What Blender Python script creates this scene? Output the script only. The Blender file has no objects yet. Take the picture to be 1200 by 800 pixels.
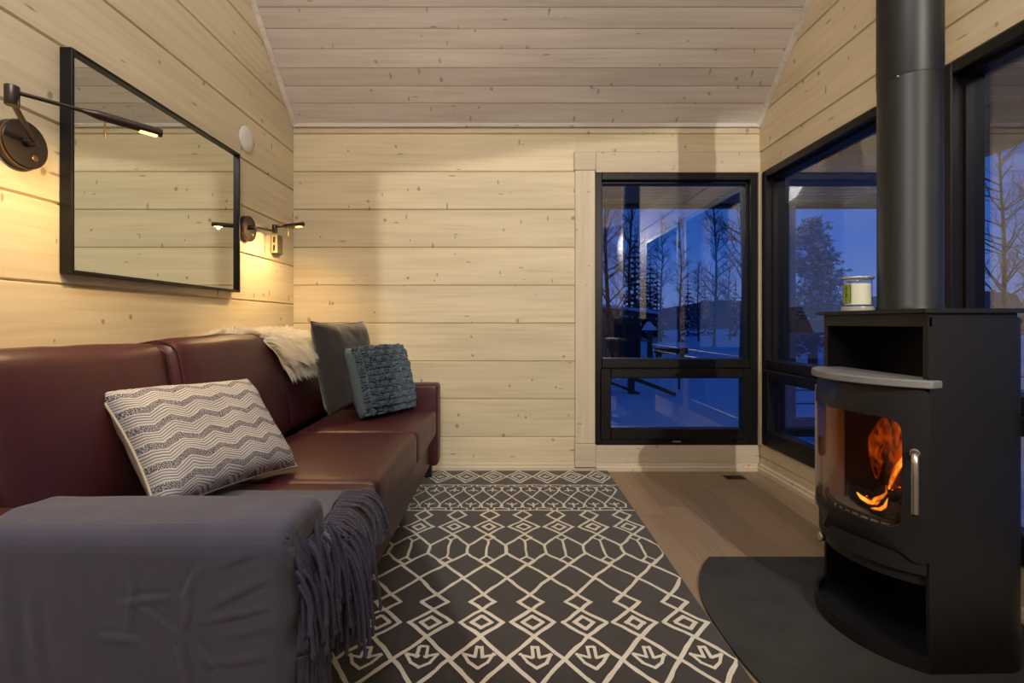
import bpy, bmesh, math, random
from mathutils import Vector, Matrix, Euler, noise
random.seed(7)
PI = math.pi
SC = bpy.context.scene
COL = SC.collection

# ------------------------------------------------------------------ camera
F = 567.0            # focal length in pixels of the 1200 px wide frame
cd = bpy.data.cameras.new('camera')
cam = bpy.data.objects.new('camera', cd); COL.objects.link(cam)
cam.location = (0, 0, 1.07); cam.rotation_euler = (PI/2, 0, 0)
cd.sensor_width = 36; cd.lens = 36*F/1200
cd.shift_x = 8/1200; cd.shift_y = -22/1200
cd.clip_start = 0.05; cd.clip_end = 400
SC.camera = cam

# ------------------------------------------------------------------ world, exposure
def lin(c):
    return tuple(((v/255)/12.92 if v/255 <= .04045 else ((v/255+.055)/1.055)**2.4) for v in c) + (1.0,)
W = bpy.data.worlds.new('dusk'); SC.world = W; W.use_nodes = True
nt = W.node_tree; nt.nodes.clear()
wo = nt.nodes.new('ShaderNodeOutputWorld'); bg = nt.nodes.new('ShaderNodeBackground')
tc = nt.nodes.new('ShaderNodeTexCoord'); sx = nt.nodes.new('ShaderNodeSeparateXYZ')
rp = nt.nodes.new('ShaderNodeValToRGB')
rp.color_ramp.elements[0].position = 0.0; rp.color_ramp.elements[0].color = lin((104, 124, 182))
rp.color_ramp.elements[1].position = 0.5; rp.color_ramp.elements[1].color = lin((18, 52, 122))
e = rp.color_ramp.elements.new(0.14); e.color = lin((50, 94, 178))
nt.links.new(tc.outputs['Generated'], sx.inputs[0]); nt.links.new(sx.outputs['Z'], rp.inputs[0])
nt.links.new(rp.outputs[0], bg.inputs['Color']); bg.inputs['Strength'].default_value = 1.25
nt.links.new(bg.outputs[0], wo.inputs[0])
vs = SC.view_settings
vs.view_transform = 'Standard'; vs.look = 'None'; vs.gamma = 1; vs.use_curve_mapping = False; vs.exposure = 0.0
SC.cycles.max_bounces = 10; SC.cycles.diffuse_bounces = 5; SC.cycles.transparent_max_bounces = 24
SC.cycles.glossy_bounces = 5; SC.cycles.use_denoising = True; SC.cycles.sample_clamp_indirect = 8
SC.cycles.caustics_reflective = False; SC.cycles.caustics_refractive = False

# ------------------------------------------------------------------ hall lamp and added room fill
def lamp(name, kind, loc, energy, color, size=.1, rot=(0, 0, 0), **kw):
    d = bpy.data.lights.new(name, kind); d.energy = energy; d.color = color[:3]
    if kind == 'AREA': d.shape = 'DISK'; d.size = size
    else: d.shadow_soft_size = size
    for k, v in kw.items(): setattr(d, k, v)
    o = bpy.data.objects.new(name, d); COL.objects.link(o); o.location = loc; o.rotation_euler = rot
    return o
WARM = lin((255, 247, 232)); NEUT = lin((250, 249, 255)); LED = lin((255, 212, 146))
lamp('room_fill_light', 'POINT', (-.3, -.2, 3.2), 112, NEUT, .35)          # unseen fill light added above the camera to brighten the room
lamp('hall_lamp', 'SPOT', (1.5, -2.2, 2.59), 430, WARM, .02, (PI/2-.2, 0, .2), spot_size=math.radians(50), spot_blend=.2)         # in the hall behind the added partition
# LED bars of the two sconces and the glow of the fire are placed with their builders

# ------------------------------------------------------------------ helpers
class MB:
    def __init__(s): s.v = []; s.f = []; s.uv = None; s.mi = []
    def add(s, vs_, fs):
        o = len(s.v); s.v += [tuple(p) for p in vs_]; s.f += [tuple(i+o for i in f) for f in fs]; return s
    def box(s, a, b, M=None):
        x0, y0, z0 = a; x1, y1, z1 = b
        P = [Vector(p) for p in ((x0,y0,z0),(x1,y0,z0),(x1,y1,z0),(x0,y1,z0),(x0,y0,z1),(x1,y0,z1),(x1,y1,z1),(x0,y1,z1))]
        if M: P = [M @ p for p in P]
        return s.add(P, [(0,3,2,1),(4,5,6,7),(0,1,5,4),(1,2,6,5),(2,3,7,6),(3,0,4,7)])
    def bbox(s, a, b, r=.005):
        # box with chamfered edges
        c = [(a[i]+b[i])/2 for i in range(3)]; h = [(b[i]-a[i])/2 for i in range(3)]
        r = min([r]+[x*.95 for x in h]); V = []; idx = {}
        for sx_ in (-1,1):
            for sy in (-1,1):
                for sz in (-1,1):
                    for k in range(3):
                        p = [sx_*(h[0]-r), sy*(h[1]-r), sz*(h[2]-r)]; p[k] += (sx_,sy,sz)[k]*r
                        idx[(sx_,sy,sz,k)] = len(V); V.append([c[i]+p[i] for i in range(3)])
        Fs = []
        S = (-1,1)
        for k in range(3):
            i, j = [q for q in range(3) if q != k]
            for sg in S:
                def key(a_, b_):
                    t = [0,0,0]; t[k] = sg; t[i] = a_; t[j] = b_; return idx[tuple(t)+(k,)]
                Fs.append((key(-1,-1), key(1,-1), key(1,1), key(-1,1)))
            for a_ in S:
                for b_ in S:
                    def key2(sg, m):
                        t = [0,0,0]; t[k] = sg; t[i] = a_; t[j] = b_; return idx[tuple(t)+(m,)]
                    Fs.append((key2(-1,i), key2(1,i), key2(1,j), key2(-1,j)))
        for t in [(x,y,z) for x in S for y in S for z in S]:
            Fs.append(tuple(idx[t+(k,)] for k in range(3)))
        return s.add(V, Fs)
    def tube(s, path, r, n=8, caps=True, squash=None):
        path = [Vector(p) for p in path]; N = len(path)
        rr = r if isinstance(r, (list, tuple)) else [r]*N
        t0 = (path[1]-path[0]).normalized()
        u = t0.orthogonal().normalized(); V = []
        for i, p in enumerate(path):
            t = (path[min(i+1,N-1)]-path[max(i-1,0)]).normalized()
            u = (u - t*u.dot(t)); u = u.normalized() if u.length > 1e-6 else t.orthogonal().normalized()
            w = t.cross(u)
            for k in range(n):
                a = 2*PI*k/n; V.append(p + (u*math.cos(a)+w*math.sin(a))*rr[i])
        Fs = [(i*n+k, i*n+(k+1)%n, (i+1)*n+(k+1)%n, (i+1)*n+k) for i in range(N-1) for k in range(n)]
        if caps: Fs += [tuple(range(n-1,-1,-1)), tuple((N-1)*n+k for k in range(n))]
        return s.add(V, Fs)
    def lathe(s, prof, n=32, M=None, caps=True):
        V = []
        for r, z in prof:
            for k in range(n):
                p = Vector((r*math.cos(2*PI*k/n), r*math.sin(2*PI*k/n), z)); V.append(M @ p if M else p)
        m = len(prof)
        Fs = [(i*n+k, i*n+(k+1)%n, (i+1)*n+(k+1)%n, (i+1)*n+k) for i in range(m-1) for k in range(n)]
        if caps: Fs += [tuple(range(n-1,-1,-1)), tuple((m-1)*n+k for k in range(n))]
        return s.add(V, Fs)
    def prism(s, poly, z0, z1):
        n = len(poly)
        return s.add([(x,y,z0) for x,y in poly]+[(x,y,z1) for x,y in poly],
                     [tuple(range(n-1,-1,-1)), tuple(range(n,2*n))]+[(k,(k+1)%n,n+(k+1)%n,n+k) for k in range(n)])
    def ball(s, c, rad, nu=8, nv=5, M=None):
        V = []; Fs = []
        rad = rad if isinstance(rad, (tuple, list)) else (rad,)*3
        c = Vector(c)
        for j in range(nv+1):
            for i in range(nu):
                a = 2*PI*i/nu; b = PI*j/nv
                p = Vector((rad[0]*math.sin(b)*math.cos(a), rad[1]*math.sin(b)*math.sin(a), rad[2]*math.cos(b)))
                V.append(c + (M @ p if M else p))
        for j in range(nv):
            for i in range(nu):
                q = (j*nu+i, (j+1)*nu+i, (j+1)*nu+(i+1)%nu, j*nu+(i+1)%nu)
                if j == 0: q = q[:3]
                elif j == nv-1: q = (q[0], q[1], q[3])
                Fs.append(q)
        return s.add(V, Fs)
    def mesh(s, name, smooth=None):
        me = bpy.data.meshes.new(name); me.from_pydata([tuple(p) for p in s.v], [], s.f); me.validate(); me.update()
        bm = bmesh.new(); bm.from_mesh(me)
        bmesh.ops.recalc_face_normals(bm, faces=bm.faces); bm.to_mesh(me); bm.free()
        if smooth is not None:
            me.shade_smooth(); me.set_sharp_from_angle(angle=math.radians(smooth))
        return me
    def build(s, name, mat, parent=None, smooth=None, loc=None, rot=None):
        return link(name, s.mesh(name, smooth), mat, parent, loc, rot)
def link(name, me, mat, parent=None, loc=None, rot=None):
    o = bpy.data.objects.new(name, me); COL.objects.link(o)
    if mat and not me.materials: me.materials.append(mat)
    if loc: o.location = loc
    if rot: o.rotation_euler = rot
    if parent: o.parent = parent
    return o
def tag(o, label=None, cat=None, group=None, kind=None):
    if label: o['label'] = label
    if cat: o['category'] = cat
    if group: o['group'] = group
    if kind: o['kind'] = kind
    return o
def empty(name, loc=(0,0,0), rz=0, label=None, cat=None, group=None, kind=None):
    o = bpy.data.objects.new(name, None); COL.objects.link(o); o.location = loc; o.rotation_euler = (0,0,rz)
    return tag(o, label, cat, group, kind)
def grid(fn, nu, nv, wrap_u=False):
    V = [fn(i/nu, j/nv) for j in range(nv+1) for i in range(nu+1)]
    Fs = [(j*(nu+1)+i, j*(nu+1)+i+1, (j+1)*(nu+1)+i+1, (j+1)*(nu+1)+i) for j in range(nv) for i in range(nu)]
    return V, Fs
def nz(p, s=1.0): return noise.noise(Vector(p)*s)

# ------------------------------------------------------------------ materials
def newmat(name):
    m = bpy.data.materials.new(name); m.use_nodes = True; t = m.node_tree
    return m, t, t.nodes['Principled BSDF'], t.nodes, t.links
def plain(name, c, rough=.5, metal=0, spec=None, emit=None, es=0, bump=None, sheen=0, var=0.0, coat=0):
    m, t, b, N, L = newmat(name)
    b.inputs['Base Color'].default_value = lin(c); b.inputs['Roughness'].default_value = rough; b.inputs['Metallic'].default_value = metal
    if spec is not None: b.inputs['Specular IOR Level'].default_value = spec
    if sheen: b.inputs['Sheen Weight'].default_value = sheen; b.inputs['Sheen Roughness'].default_value = .4
    if coat: b.inputs['Coat Weight'].default_value = coat
    if emit: b.inputs['Emission Color'].default_value = lin(emit); b.inputs['Emission Strength'].default_value = es
    if bump or var:
        tcn = N.new('ShaderNodeTexCoord'); n = N.new('ShaderNodeTexNoise')
        n.inputs['Scale'].default_value = bump[0] if bump else 6; n.inputs['Detail'].default_value = 4
        L.new(tcn.outputs['Object'], n.inputs['Vector'])
        if bump:
            bp = N.new('ShaderNodeBump'); bp.inputs['Strength'].default_value = bump[1]; bp.inputs['Distance'].default_value = bump[2]
            L.new(n.outputs['Fac'], bp.inputs['Height']); L.new(bp.outputs[0], b.inputs['Normal'])
        if var:
            n2 = N.new('ShaderNodeTexNoise'); n2.inputs['Scale'].default_value = (bump[0]*.25 if bump else 6); n2.inputs['Detail'].default_value = 3
            L.new(tcn.outputs['Object'], n2.inputs['Vector'])
            mx = N.new('ShaderNodeMix'); mx.data_type = 'RGBA'
            mx.inputs[6].default_value = lin([max(0, v*(1-var)) for v in c]); mx.inputs[7].default_value = lin([min(255, v*(1+var)) for v in c])
            L.new(n2.outputs['Fac'], mx.inputs[0]); L.new(mx.outputs[2], b.inputs['Base Color'])
    return m
def mathn(N, L, op, a, b=None, c=None):
    n = N.new('ShaderNodeMath'); n.operation = op
    for i, x in enumerate((a, b, c)):
        if x is None: continue
        if isinstance(x, (int, float)): n.inputs[i].default_value = x
        else: L.new(x, n.inputs[i])
    return n.outputs[0]
def mixc(N, L, fac, a, b, mode='MIX'):
    n = N.new('ShaderNodeMix'); n.data_type = 'RGBA'; n.blend_type = mode
    for i, x in ((0, fac), (6, a), (7, b)):
        if isinstance(x, (int, float)): n.inputs[i].default_value = x
        elif isinstance(x, tuple): n.inputs[i].default_value = x
        else: L.new(x, n.inputs[i])
    return n.outputs[2]
def wood(name, c, dark, knot, knots=.5, rough=.55, grain=.5, tone=.10, kscale=(6.0, 5.0)):
    """boards: object X runs along the grain, object X-Z (or X-Y) is the face"""
    m, t, b, N, L = newmat(name)
    tcn = N.new('ShaderNodeTexCoord'); oi = N.new('ShaderNodeObjectInfo')
    off = N.new('ShaderNodeVectorMath'); off.operation = 'MULTIPLY_ADD'
    cmb = N.new('ShaderNodeCombineXYZ')
    for i in range(3): L.new(oi.outputs['Random'], cmb.inputs[i])
    L.new(cmb.outputs[0], off.inputs[0]); off.inputs[1].default_value = (41, 17, 23); L.new(tcn.outputs['Object'], off.inputs[2])
    P = off.outputs[0]
    sp = N.new('ShaderNodeSeparateXYZ'); L.new(P, sp.inputs[0])
    yz = mathn(N, L, 'ADD', sp.outputs[1], sp.outputs[2])
    mp = N.new('ShaderNodeMapping'); mp.inputs['Scale'].default_value = (.9, 22, 22); L.new(P, mp.inputs[0])
    n1 = N.new('ShaderNodeTexNoise'); n1.inputs['Scale'].default_value = 1.6; n1.inputs['Detail'].default_value = 6; n1.inputs['Distortion'].default_value = .6
    L.new(mp.outputs[0], n1.inputs['Vector'])
    n2 = N.new('ShaderNodeTexNoise'); n2.inputs['Scale'].default_value = 1.3; n2.inputs['Detail'].default_value = 3
    mp2 = N.new('ShaderNodeMapping'); mp2.inputs['Scale'].default_value = (.7, 3.5, 3.5); L.new(P, mp2.inputs[0]); L.new(mp2.outputs[0], n2.inputs['Vector'])
    g = mathn(N, L, 'MULTIPLY', mathn(N, L, 'SMOOTH_MIN', mathn(N, L, 'MAXIMUM', mathn(N, L, 'SUBTRACT', n1.outputs['Fac'], .42), 0), .3, .05), grain*2.2)
    col = mixc(N, L, g, lin(c), lin(dark))
    br = N.new('ShaderNodeMapRange'); br.inputs[3].default_value = 1-tone; br.inputs[4].default_value = 1+tone*.7
    L.new(oi.outputs['Random'], br.inputs[0])
    br2 = N.new('ShaderNodeMapRange'); br2.inputs[1].default_value = .3; br2.inputs[2].default_value = .7; br2.inputs[3].default_value = 1-tone; br2.inputs[4].default_value = 1+tone*.5
    L.new(n2.outputs['Fac'], br2.inputs[0])
    hv = N.new('ShaderNodeHueSaturation'); L.new(mathn(N, L, 'MULTIPLY', br.outputs[0], br2.outputs[0]), hv.inputs['Value']); L.new(col, hv.inputs['Color'])
    col = hv.outputs[0]
    if knots:
        for sc_, th, keep, seed in ((kscale, .095, .26, 0), ((kscale[0]*1.8, kscale[1]*.7), .10, .16, 9), ((kscale[0]*.4, kscale[1]*2.2), .075, .2, 4)):
            cv = N.new('ShaderNodeCombineXYZ'); L.new(mathn(N, L, 'MULTIPLY_ADD', sp.outputs[0], sc_[0], seed), cv.inputs[0]); L.new(mathn(N, L, 'MULTIPLY', yz, sc_[1]), cv.inputs[1])
            wob = N.new('ShaderNodeTexNoise'); wob.inputs['Scale'].default_value = 5; L.new(cv.outputs[0], wob.inputs['Vector'])
            vo = N.new('ShaderNodeTexVoronoi'); vo.voronoi_dimensions = '2D'; vo.inputs['Scale'].default_value = 1; L.new(cv.outputs[0], vo.inputs['Vector'])
            d = mathn(N, L, 'ADD', vo.outputs['Distance'], mathn(N, L, 'MULTIPLY', mathn(N, L, 'SUBTRACT', wob.outputs['Fac'], .5), .09))
            sc2 = N.new('ShaderNodeSeparateColor'); L.new(vo.outputs['Color'], sc2.inputs[0])
            size = mathn(N, L, 'MULTIPLY_ADD', sc2.outputs[1], th*.7, th*.45)
            k = N.new('ShaderNodeMapRange'); k.interpolation_type = 'SMOOTHSTEP'; k.inputs[3].default_value = 1; k.inputs[4].default_value = 0
            L.new(d, k.inputs[0]); L.new(mathn(N, L, 'MULTIPLY', size, .35), k.inputs[1]); L.new(size, k.inputs[2])
            kk = mathn(N, L, 'MULTIPLY', mathn(N, L, 'MULTIPLY', k.outputs[0], mathn(N, L, 'GREATER_THAN', sc2.outputs[0], 1-keep)), knots)
            col = mixc(N, L, kk, col, lin(knot))
    L.new(col, b.inputs['Base Color']); b.inputs['Roughness'].default_value = rough
    b.inputs['Specular IOR Level'].default_value = .3
    bp = N.new('ShaderNodeBump'); bp.inputs['Strength'].default_value = .12; bp.inputs['Distance'].default_value = .004
    L.new(n1.outputs['Fac'], bp.inputs['Height']); L.new(bp.outputs[0], b.inputs['Normal'])
    return m
M = {}
M['log'] = wood('whitewashed_pine', (227, 214, 183), (188, 162, 120), (112, 88, 66), .6)
M['log_warm'] = wood('warm_pine', (218, 202, 170), (186, 158, 118), (116, 86, 58), .6)
M['trim'] = wood('pine_trim', (218, 204, 180), (190, 166, 134), (120, 90, 66), .45)
M['ceil'] = wood('limed_ceiling_pine', (224, 217, 212), (184, 167, 154), (110, 94, 84), .55, grain=.6, tone=.12)
M['oak'] = wood('oak_floor', (152, 130, 106), (118, 98, 78), (90, 70, 52), .12, rough=.42, grain=.55, tone=.14)
M['soffit'] = wood('soffit_boards', (186, 152, 124), (140, 112, 88), (70, 50, 36), .4)
M['timber'] = wood('weathered_timber', (84, 66, 52), (54, 42, 34), (40, 30, 24), .3)
M['dark_timber'] = plain('stained_timber', (48, 40, 38), .7, var=.15)
M['black_frame'] = plain('dark_painted_wood', (20, 16, 15), .42, spec=.3, bump=(40, .05, .002))
M['stove'] = plain('black_stove_steel', (25, 24, 27), .48, .2, bump=(260, .08, .0006), spec=.45)
M['stove_in'] = plain('stove_inside_steel', (20, 20, 21), .6, .2)
M['pipe'] = plain('flue_paint', (26, 27, 30), .44, .2, bump=(220, .06, .0005))
M['soap'] = plain('grey_soapstone', (118, 118, 119), .5, bump=(60, .1, .001), var=.12)
M['verm'] = plain('firebrick', (150, 140, 128), .85, bump=(45, .3, .003), var=.15)
M['soot'] = plain('sooty_brick', (46, 38, 34), .9, bump=(30, .3, .003), var=.3)
M['char'] = plain('charred_wood', (26, 22, 20), .95, bump=(70, .8, .006), var=.4)
M['steel'] = plain('brushed_steel', (205, 202, 196), .28, 1)
M['bronze'] = plain('dark_bronze', (74, 66, 64), .36, .85)
M['bronze_lt'] = plain('bronze_rim', (140, 112, 72), .35, .9)
M['black_metal'] = plain('black_metal', (28, 27, 30), .35, .5)
M['white_pl'] = plain('white_plastic', (232, 232, 228), .5)
M['cream_pl'] = plain('cream_plastic', (212, 196, 150), .5)
M['grey_pl'] = plain('grey_plastic', (96, 92, 84), .45)
M['dark_pl'] = plain('black_plastic', (20, 19, 18), .5)
M['slate'] = plain('slate_hearth', (48, 47, 46), .68, bump=(22, .5, .004), var=.4)
M['snow'] = plain('snow', (236, 240, 248), .8, bump=(5, .3, .03))
M['bark'] = plain('dark_bark', (52, 46, 46), .9, bump=(20, .4, .01), var=.3)
M['twig'] = plain('frosted_twigs', (88, 86, 98), .9, var=.2)
M['needle'] = plain('spruce_needles', (30, 40, 42), .9, var=.3)
M['grill'] = plain('dark_enamel', (18, 18, 20), .4)
def fur():
    m, t, b, N, L = newmat('sheep_wool'); N.remove(b)
    d = N.new('ShaderNodeBsdfDiffuse'); d.inputs[0].default_value = (.93, .90, .82, 1); tr = N.new('ShaderNodeBsdfTranslucent'); tr.inputs[0].default_value = (.93, .90, .82, 1)
    mx = N.new('ShaderNodeMixShader'); mx.inputs[0].default_value = .5; L.new(d.outputs[0], mx.inputs[1]); L.new(tr.outputs[0], mx.inputs[2]); L.new(mx.outputs[0], N['Material Output'].inputs[0])
    return m
M['fur'] = fur()
M['hide'] = plain('sheep_hide', (236, 226, 204), .8)
M['fringe'] = plain('grey_violet_yarn', (64, 62, 84), .9, sheen=.3, bump=(900, .5, .001))
M['teal'] = plain('blue_grey_yarn', (74, 92, 108), .9, sheen=.3, bump=(420, .6, .002), var=.15)
M['teal_back'] = plain('blue_grey_cotton', (92, 108, 118), .9, bump=(600, .3, .001))
M['jar_frost'] = plain('frosted_glass', (150, 150, 146), .3)
M['wax'] = plain('ivory_wax', (236, 232, 212), .5)
M['silver'] = plain('speckled_silver', (190, 196, 190), .3, .8, bump=(300, .9, .003), var=.4)

def leather():
    m, t, b, N, L = newmat('oxblood_leather')
    tcn = N.new('ShaderNodeTexCoord'); v = N.new('ShaderNodeTexVoronoi'); v.inputs['Scale'].default_value = 320
    L.new(tcn.outputs['Object'], v.inputs['Vector'])
    n = N.new('ShaderNodeTexNoise'); n.inputs['Scale'].default_value = 7; n.inputs['Detail'].default_value = 4; L.new(tcn.outputs['Object'], n.inputs['Vector'])
    L.new(mixc(N, L, n.outputs['Fac'], lin((58, 23, 29)), lin((76, 33, 39))), b.inputs['Base Color'])
    b.inputs['Roughness'].default_value = .42; b.inputs['Specular IOR Level'].default_value = .5
    b1 = N.new('ShaderNodeBump'); b1.inputs['Strength'].default_value = .08; b1.inputs['Distance'].default_value = .0008; L.new(v.outputs['Distance'], b1.inputs['Height'])
    b2 = N.new('ShaderNodeBump'); b2.inputs['Strength'].default_value = .18; b2.inputs['Distance'].default_value = .012; L.new(n.outputs['Fac'], b2.inputs['Height'])
    L.new(b1.outputs[0], b2.inputs['Normal']); L.new(b2.outputs[0], b.inputs['Normal'])
    return m
M['leather'] = leather()
def weave(name, c1, c2, sc=420, rough=.9, sheen=.2):
    m, t, b, N, L = newmat(name)
    tcn = N.new('ShaderNodeTexCoord'); n = N.new('ShaderNodeTexNoise'); n.inputs['Scale'].default_value = 9; n.inputs['Detail'].default_value = 6
    L.new(tcn.outputs['Object'], n.inputs['Vector'])
    f = N.new('ShaderNodeTexNoise'); f.inputs['Scale'].default_value = sc; f.inputs['Detail'].default_value = 2; L.new(tcn.outputs['Object'], f.inputs['Vector'])
    L.new(mixc(N, L, mathn(N, L, 'MULTIPLY_ADD', f.outputs['Fac'], .6, mathn(N, L, 'MULTIPLY', n.outputs['Fac'], .4)), lin(c1), lin(c2)), b.inputs['Base Color'])
    b.inputs['Roughness'].default_value = rough; b.inputs['Sheen Weight'].default_value = sheen
    bp = N.new('ShaderNodeBump'); bp.inputs['Strength'].default_value = .25; bp.inputs['Distance'].default_value = .001
    L.new(f.outputs['Fac'], bp.inputs['Height']); L.new(bp.outputs[0], b.inputs['Normal'])
    return m
M['throw'] = weave('grey_violet_wool', (54, 54, 76), (86, 86, 110))
M['velvet'] = weave('dark_grey_plush', (30, 27, 27), (48, 43, 42), 160, .85, .6)
M['rug'] = weave('charcoal_rug', (32, 26, 27), (56, 47, 46), 260, .95, .3)
M['ivory'] = weave('ivory_rug_yarn', (190, 184, 172), (232, 226, 214), 260, .95, .2)
M['back_linen'] = weave('natural_linen', (186, 172, 158), (214, 202, 190), 500)

def chevron():
    m, t, b, N, L = newmat('zigzag_weave')
    uv = N.new('ShaderNodeUVMap'); uv.uv_map = 'uv'; sp = N.new('ShaderNodeSeparateXYZ'); L.new(uv.outputs[0], sp.inputs[0])
    tri = mathn(N, L, 'PINGPONG', mathn(N, L, 'MULTIPLY', sp.outputs[0], 5.0), .5)
    wob = N.new('ShaderNodeTexNoise'); wob.inputs['Scale'].default_value = 5; L.new(uv.outputs[0], wob.inputs['Vector'])
    w = mathn(N, L, 'ADD', mathn(N, L, 'MULTIPLY_ADD', tri, .11, sp.outputs[1]), mathn(N, L, 'MULTIPLY', wob.outputs['Fac'], .05))
    f = mathn(N, L, 'FRACT', mathn(N, L, 'MULTIPLY', w, 6.5))
    lines = mathn(N, L, 'GREATER_THAN', mathn(N, L, 'SINE', mathn(N, L, 'MULTIPLY', f, 2*PI*7)), .25)
    sn = N.new('ShaderNodeTexNoise'); sn.inputs['Scale'].default_value = 190; sn.inputs['Detail'].default_value = 1; L.new(uv.outputs[0], sn.inputs['Vector'])
    speck = mathn(N, L, 'GREATER_THAN', sn.outputs['Fac'], .47)
    inband = mathn(N, L, 'LESS_THAN', f, .36)
    thick = mathn(N, L, 'MULTIPLY', mathn(N, L, 'GREATER_THAN', f, .36), mathn(N, L, 'LESS_THAN', f, .45))
    fac = mathn(N, L, 'ADD', mathn(N, L, 'MULTIPLY', inband, speck), mathn(N, L, 'MULTIPLY', mathn(N, L, 'SUBTRACT', 1.0, inband), mathn(N, L, 'MULTIPLY', lines, .75)))
    fac = mathn(N, L, 'MULTIPLY', fac, mathn(N, L, 'SUBTRACT', 1.0, thick))
    L.new(mixc(N, L, fac, lin((206, 204, 204)), lin((58, 62, 82))), b.inputs['Base Color']); b.inputs['Roughness'].default_value = .9
    bp = N.new('ShaderNodeBump'); bp.inputs['Strength'].default_value = .5; bp.inputs['Distance'].default_value = .003
    L.new(mathn(N, L, 'SUBTRACT', 1.0, fac), bp.inputs['Height']); L.new(bp.outputs[0], b.inputs['Normal'])
    return m
M['chevron'] = chevron()
def clear(name, tint, fmin=.03, ior=1.45, rough=0.0):
    m, t, b, N, L = newmat(name); N.remove(b)
    o = N['Material Output']; tr = N.new('ShaderNodeBsdfTransparent'); tr.inputs[0].default_value = tint
    gl = N.new('ShaderNodeBsdfGlossy'); gl.inputs['Roughness'].default_value = rough
    lw = N.new('ShaderNodeLayerWeight'); lw.inputs[0].default_value = .5; mx = N.new('ShaderNodeMixShader')
    L.new(mathn(N, L, 'MULTIPLY_ADD', mathn(N, L, 'POWER', lw.outputs['Facing'], 5), 1-fmin, fmin), mx.inputs[0]); L.new(tr.outputs[0], mx.inputs[1]); L.new(gl.outputs[0], mx.inputs[2])
    L.new(mx.outputs[0], o.inputs[0]); return m
M['glass'] = clear('window_glass', (.94, .96, .97, 1), .15)
M['stove_glass'] = clear('stove_glass', (.92, .88, .84, 1), .03)
M['jar_glass'] = clear('jar_glass', (.96, .97, .97, 1), .04)
M['mirror'] = plain('silvered_glass', (225, 228, 218), .0, 1)
def emis(name, c, s):
    m, t, b, N, L = newmat(name); N.remove(b); e_ = N.new('ShaderNodeEmission'); e_.inputs[0].default_value = lin(c); e_.inputs[1].default_value = s
    L.new(e_.outputs[0], N['Material Output'].inputs[0]); return m
M['led'] = emis('led_glow', (255, 190, 90), 7)
M['ember'] = emis('ember_glow', (255, 70, 20), 2.5)
def flame(name, ca, cb, s, lo, hi, sc=9, top=1.0):
    m, t, b, N, L = newmat(name); N.remove(b)
    tcn = N.new('ShaderNodeTexCoord'); mp = N.new('ShaderNodeMapping'); mp.inputs['Scale'].default_value = (1, 1, .35); L.new(tcn.outputs['Object'], mp.inputs[0])
    n = N.new('ShaderNodeTexNoise'); n.inputs['Scale'].default_value = sc; n.inputs['Detail'].default_value = 3; n.inputs['Distortion'].default_value = 1.2; L.new(mp.outputs[0], n.inputs['Vector'])
    lw = N.new('ShaderNodeLayerWeight'); lw.inputs[0].default_value = .35
    a = N.new('ShaderNodeMapRange'); a.inputs[1].default_value = lo; a.inputs[2].default_value = hi; L.new(n.outputs['Fac'], a.inputs[0])
    al = mathn(N, L, 'MULTIPLY', a.outputs[0], mathn(N, L, 'POWER', mathn(N, L, 'SUBTRACT', 1.0, lw.outputs['Facing']), 1.8))
    al = mathn(N, L, 'MULTIPLY', al, top)
    em = N.new('ShaderNodeEmission'); em.inputs[1].default_value = s; L.new(mixc(N, L, al, lin(ca), lin(cb)), em.inputs[0])
    tr = N.new('ShaderNodeBsdfTransparent'); mx = N.new('ShaderNodeMixShader')
    L.new(al, mx.inputs[0]); L.new(tr.outputs[0], mx.inputs[1]); L.new(em.outputs[0], mx.inputs[2]); L.new(mx.outputs[0], N['Material Output'].inputs[0])
    return m
M['flame_hot'] = flame('bright_flame', (240, 90, 6), (255, 190, 60), 2.2, .3, .6, 22)
M['flame_soft'] = flame('orange_flame', (200, 60, 8), (250, 130, 26), 1.4, .44, .72, 24, .5)
def label_mat():
    m, t, b, N, L = newmat('green_paper_label')
    tcn = N.new('ShaderNodeTexCoord'); sp = N.new('ShaderNodeSeparateXYZ'); L.new(tcn.outputs['UV'], sp.inputs[0])
    b.inputs['Base Color'].default_value = lin((122, 138, 52)); b.inputs['Roughness'].default_value = .6
    return m
M['label'] = label_mat(); M['label_dark'] = plain('label_print', (40, 44, 24), .6); M['label_lt'] = plain('label_stripe', (172, 160, 96), .6)

# ------------------------------------------------------------------ room shell
XL, XR, YB = -1.53, 1.84, 3.5
EAVE, SL = 2.496, 0.87
RIDGE_Y = 0.25; RIDGE_Z = EAVE + SL*(YB-RIDGE_Y); YF = -2.95
def ceil_z(y): return EAVE+SL*(YB-y) if y > RIDGE_Y else RIDGE_Z-SL*(RIDGE_Y-y)
def log_mesh(xb0, xb1, xt0, xt1, h, depth=.12, bev=.0065, sink=.012):
    """profile log: local x along the log, z up, face at y = 0, body behind (y > 0)"""
    prof = [(sink, 0), (0, bev), (0, h-bev), (sink, h), (depth, h), (depth, 0)]
    V = []
    for (a, b_) in ((xb0, xt0), (xb1, xt1)):
        for (y, z) in prof: V.append((a+(b_-a)*z/h, y, z))
    n = len(prof)
    return MB().add(V, [tuple(range(n)), tuple(range(2*n-1, n-1, -1))]+[(k, n+k, n+(k+1)%n, (k+1)%n) for k in range(n)]).mesh('log')
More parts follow.
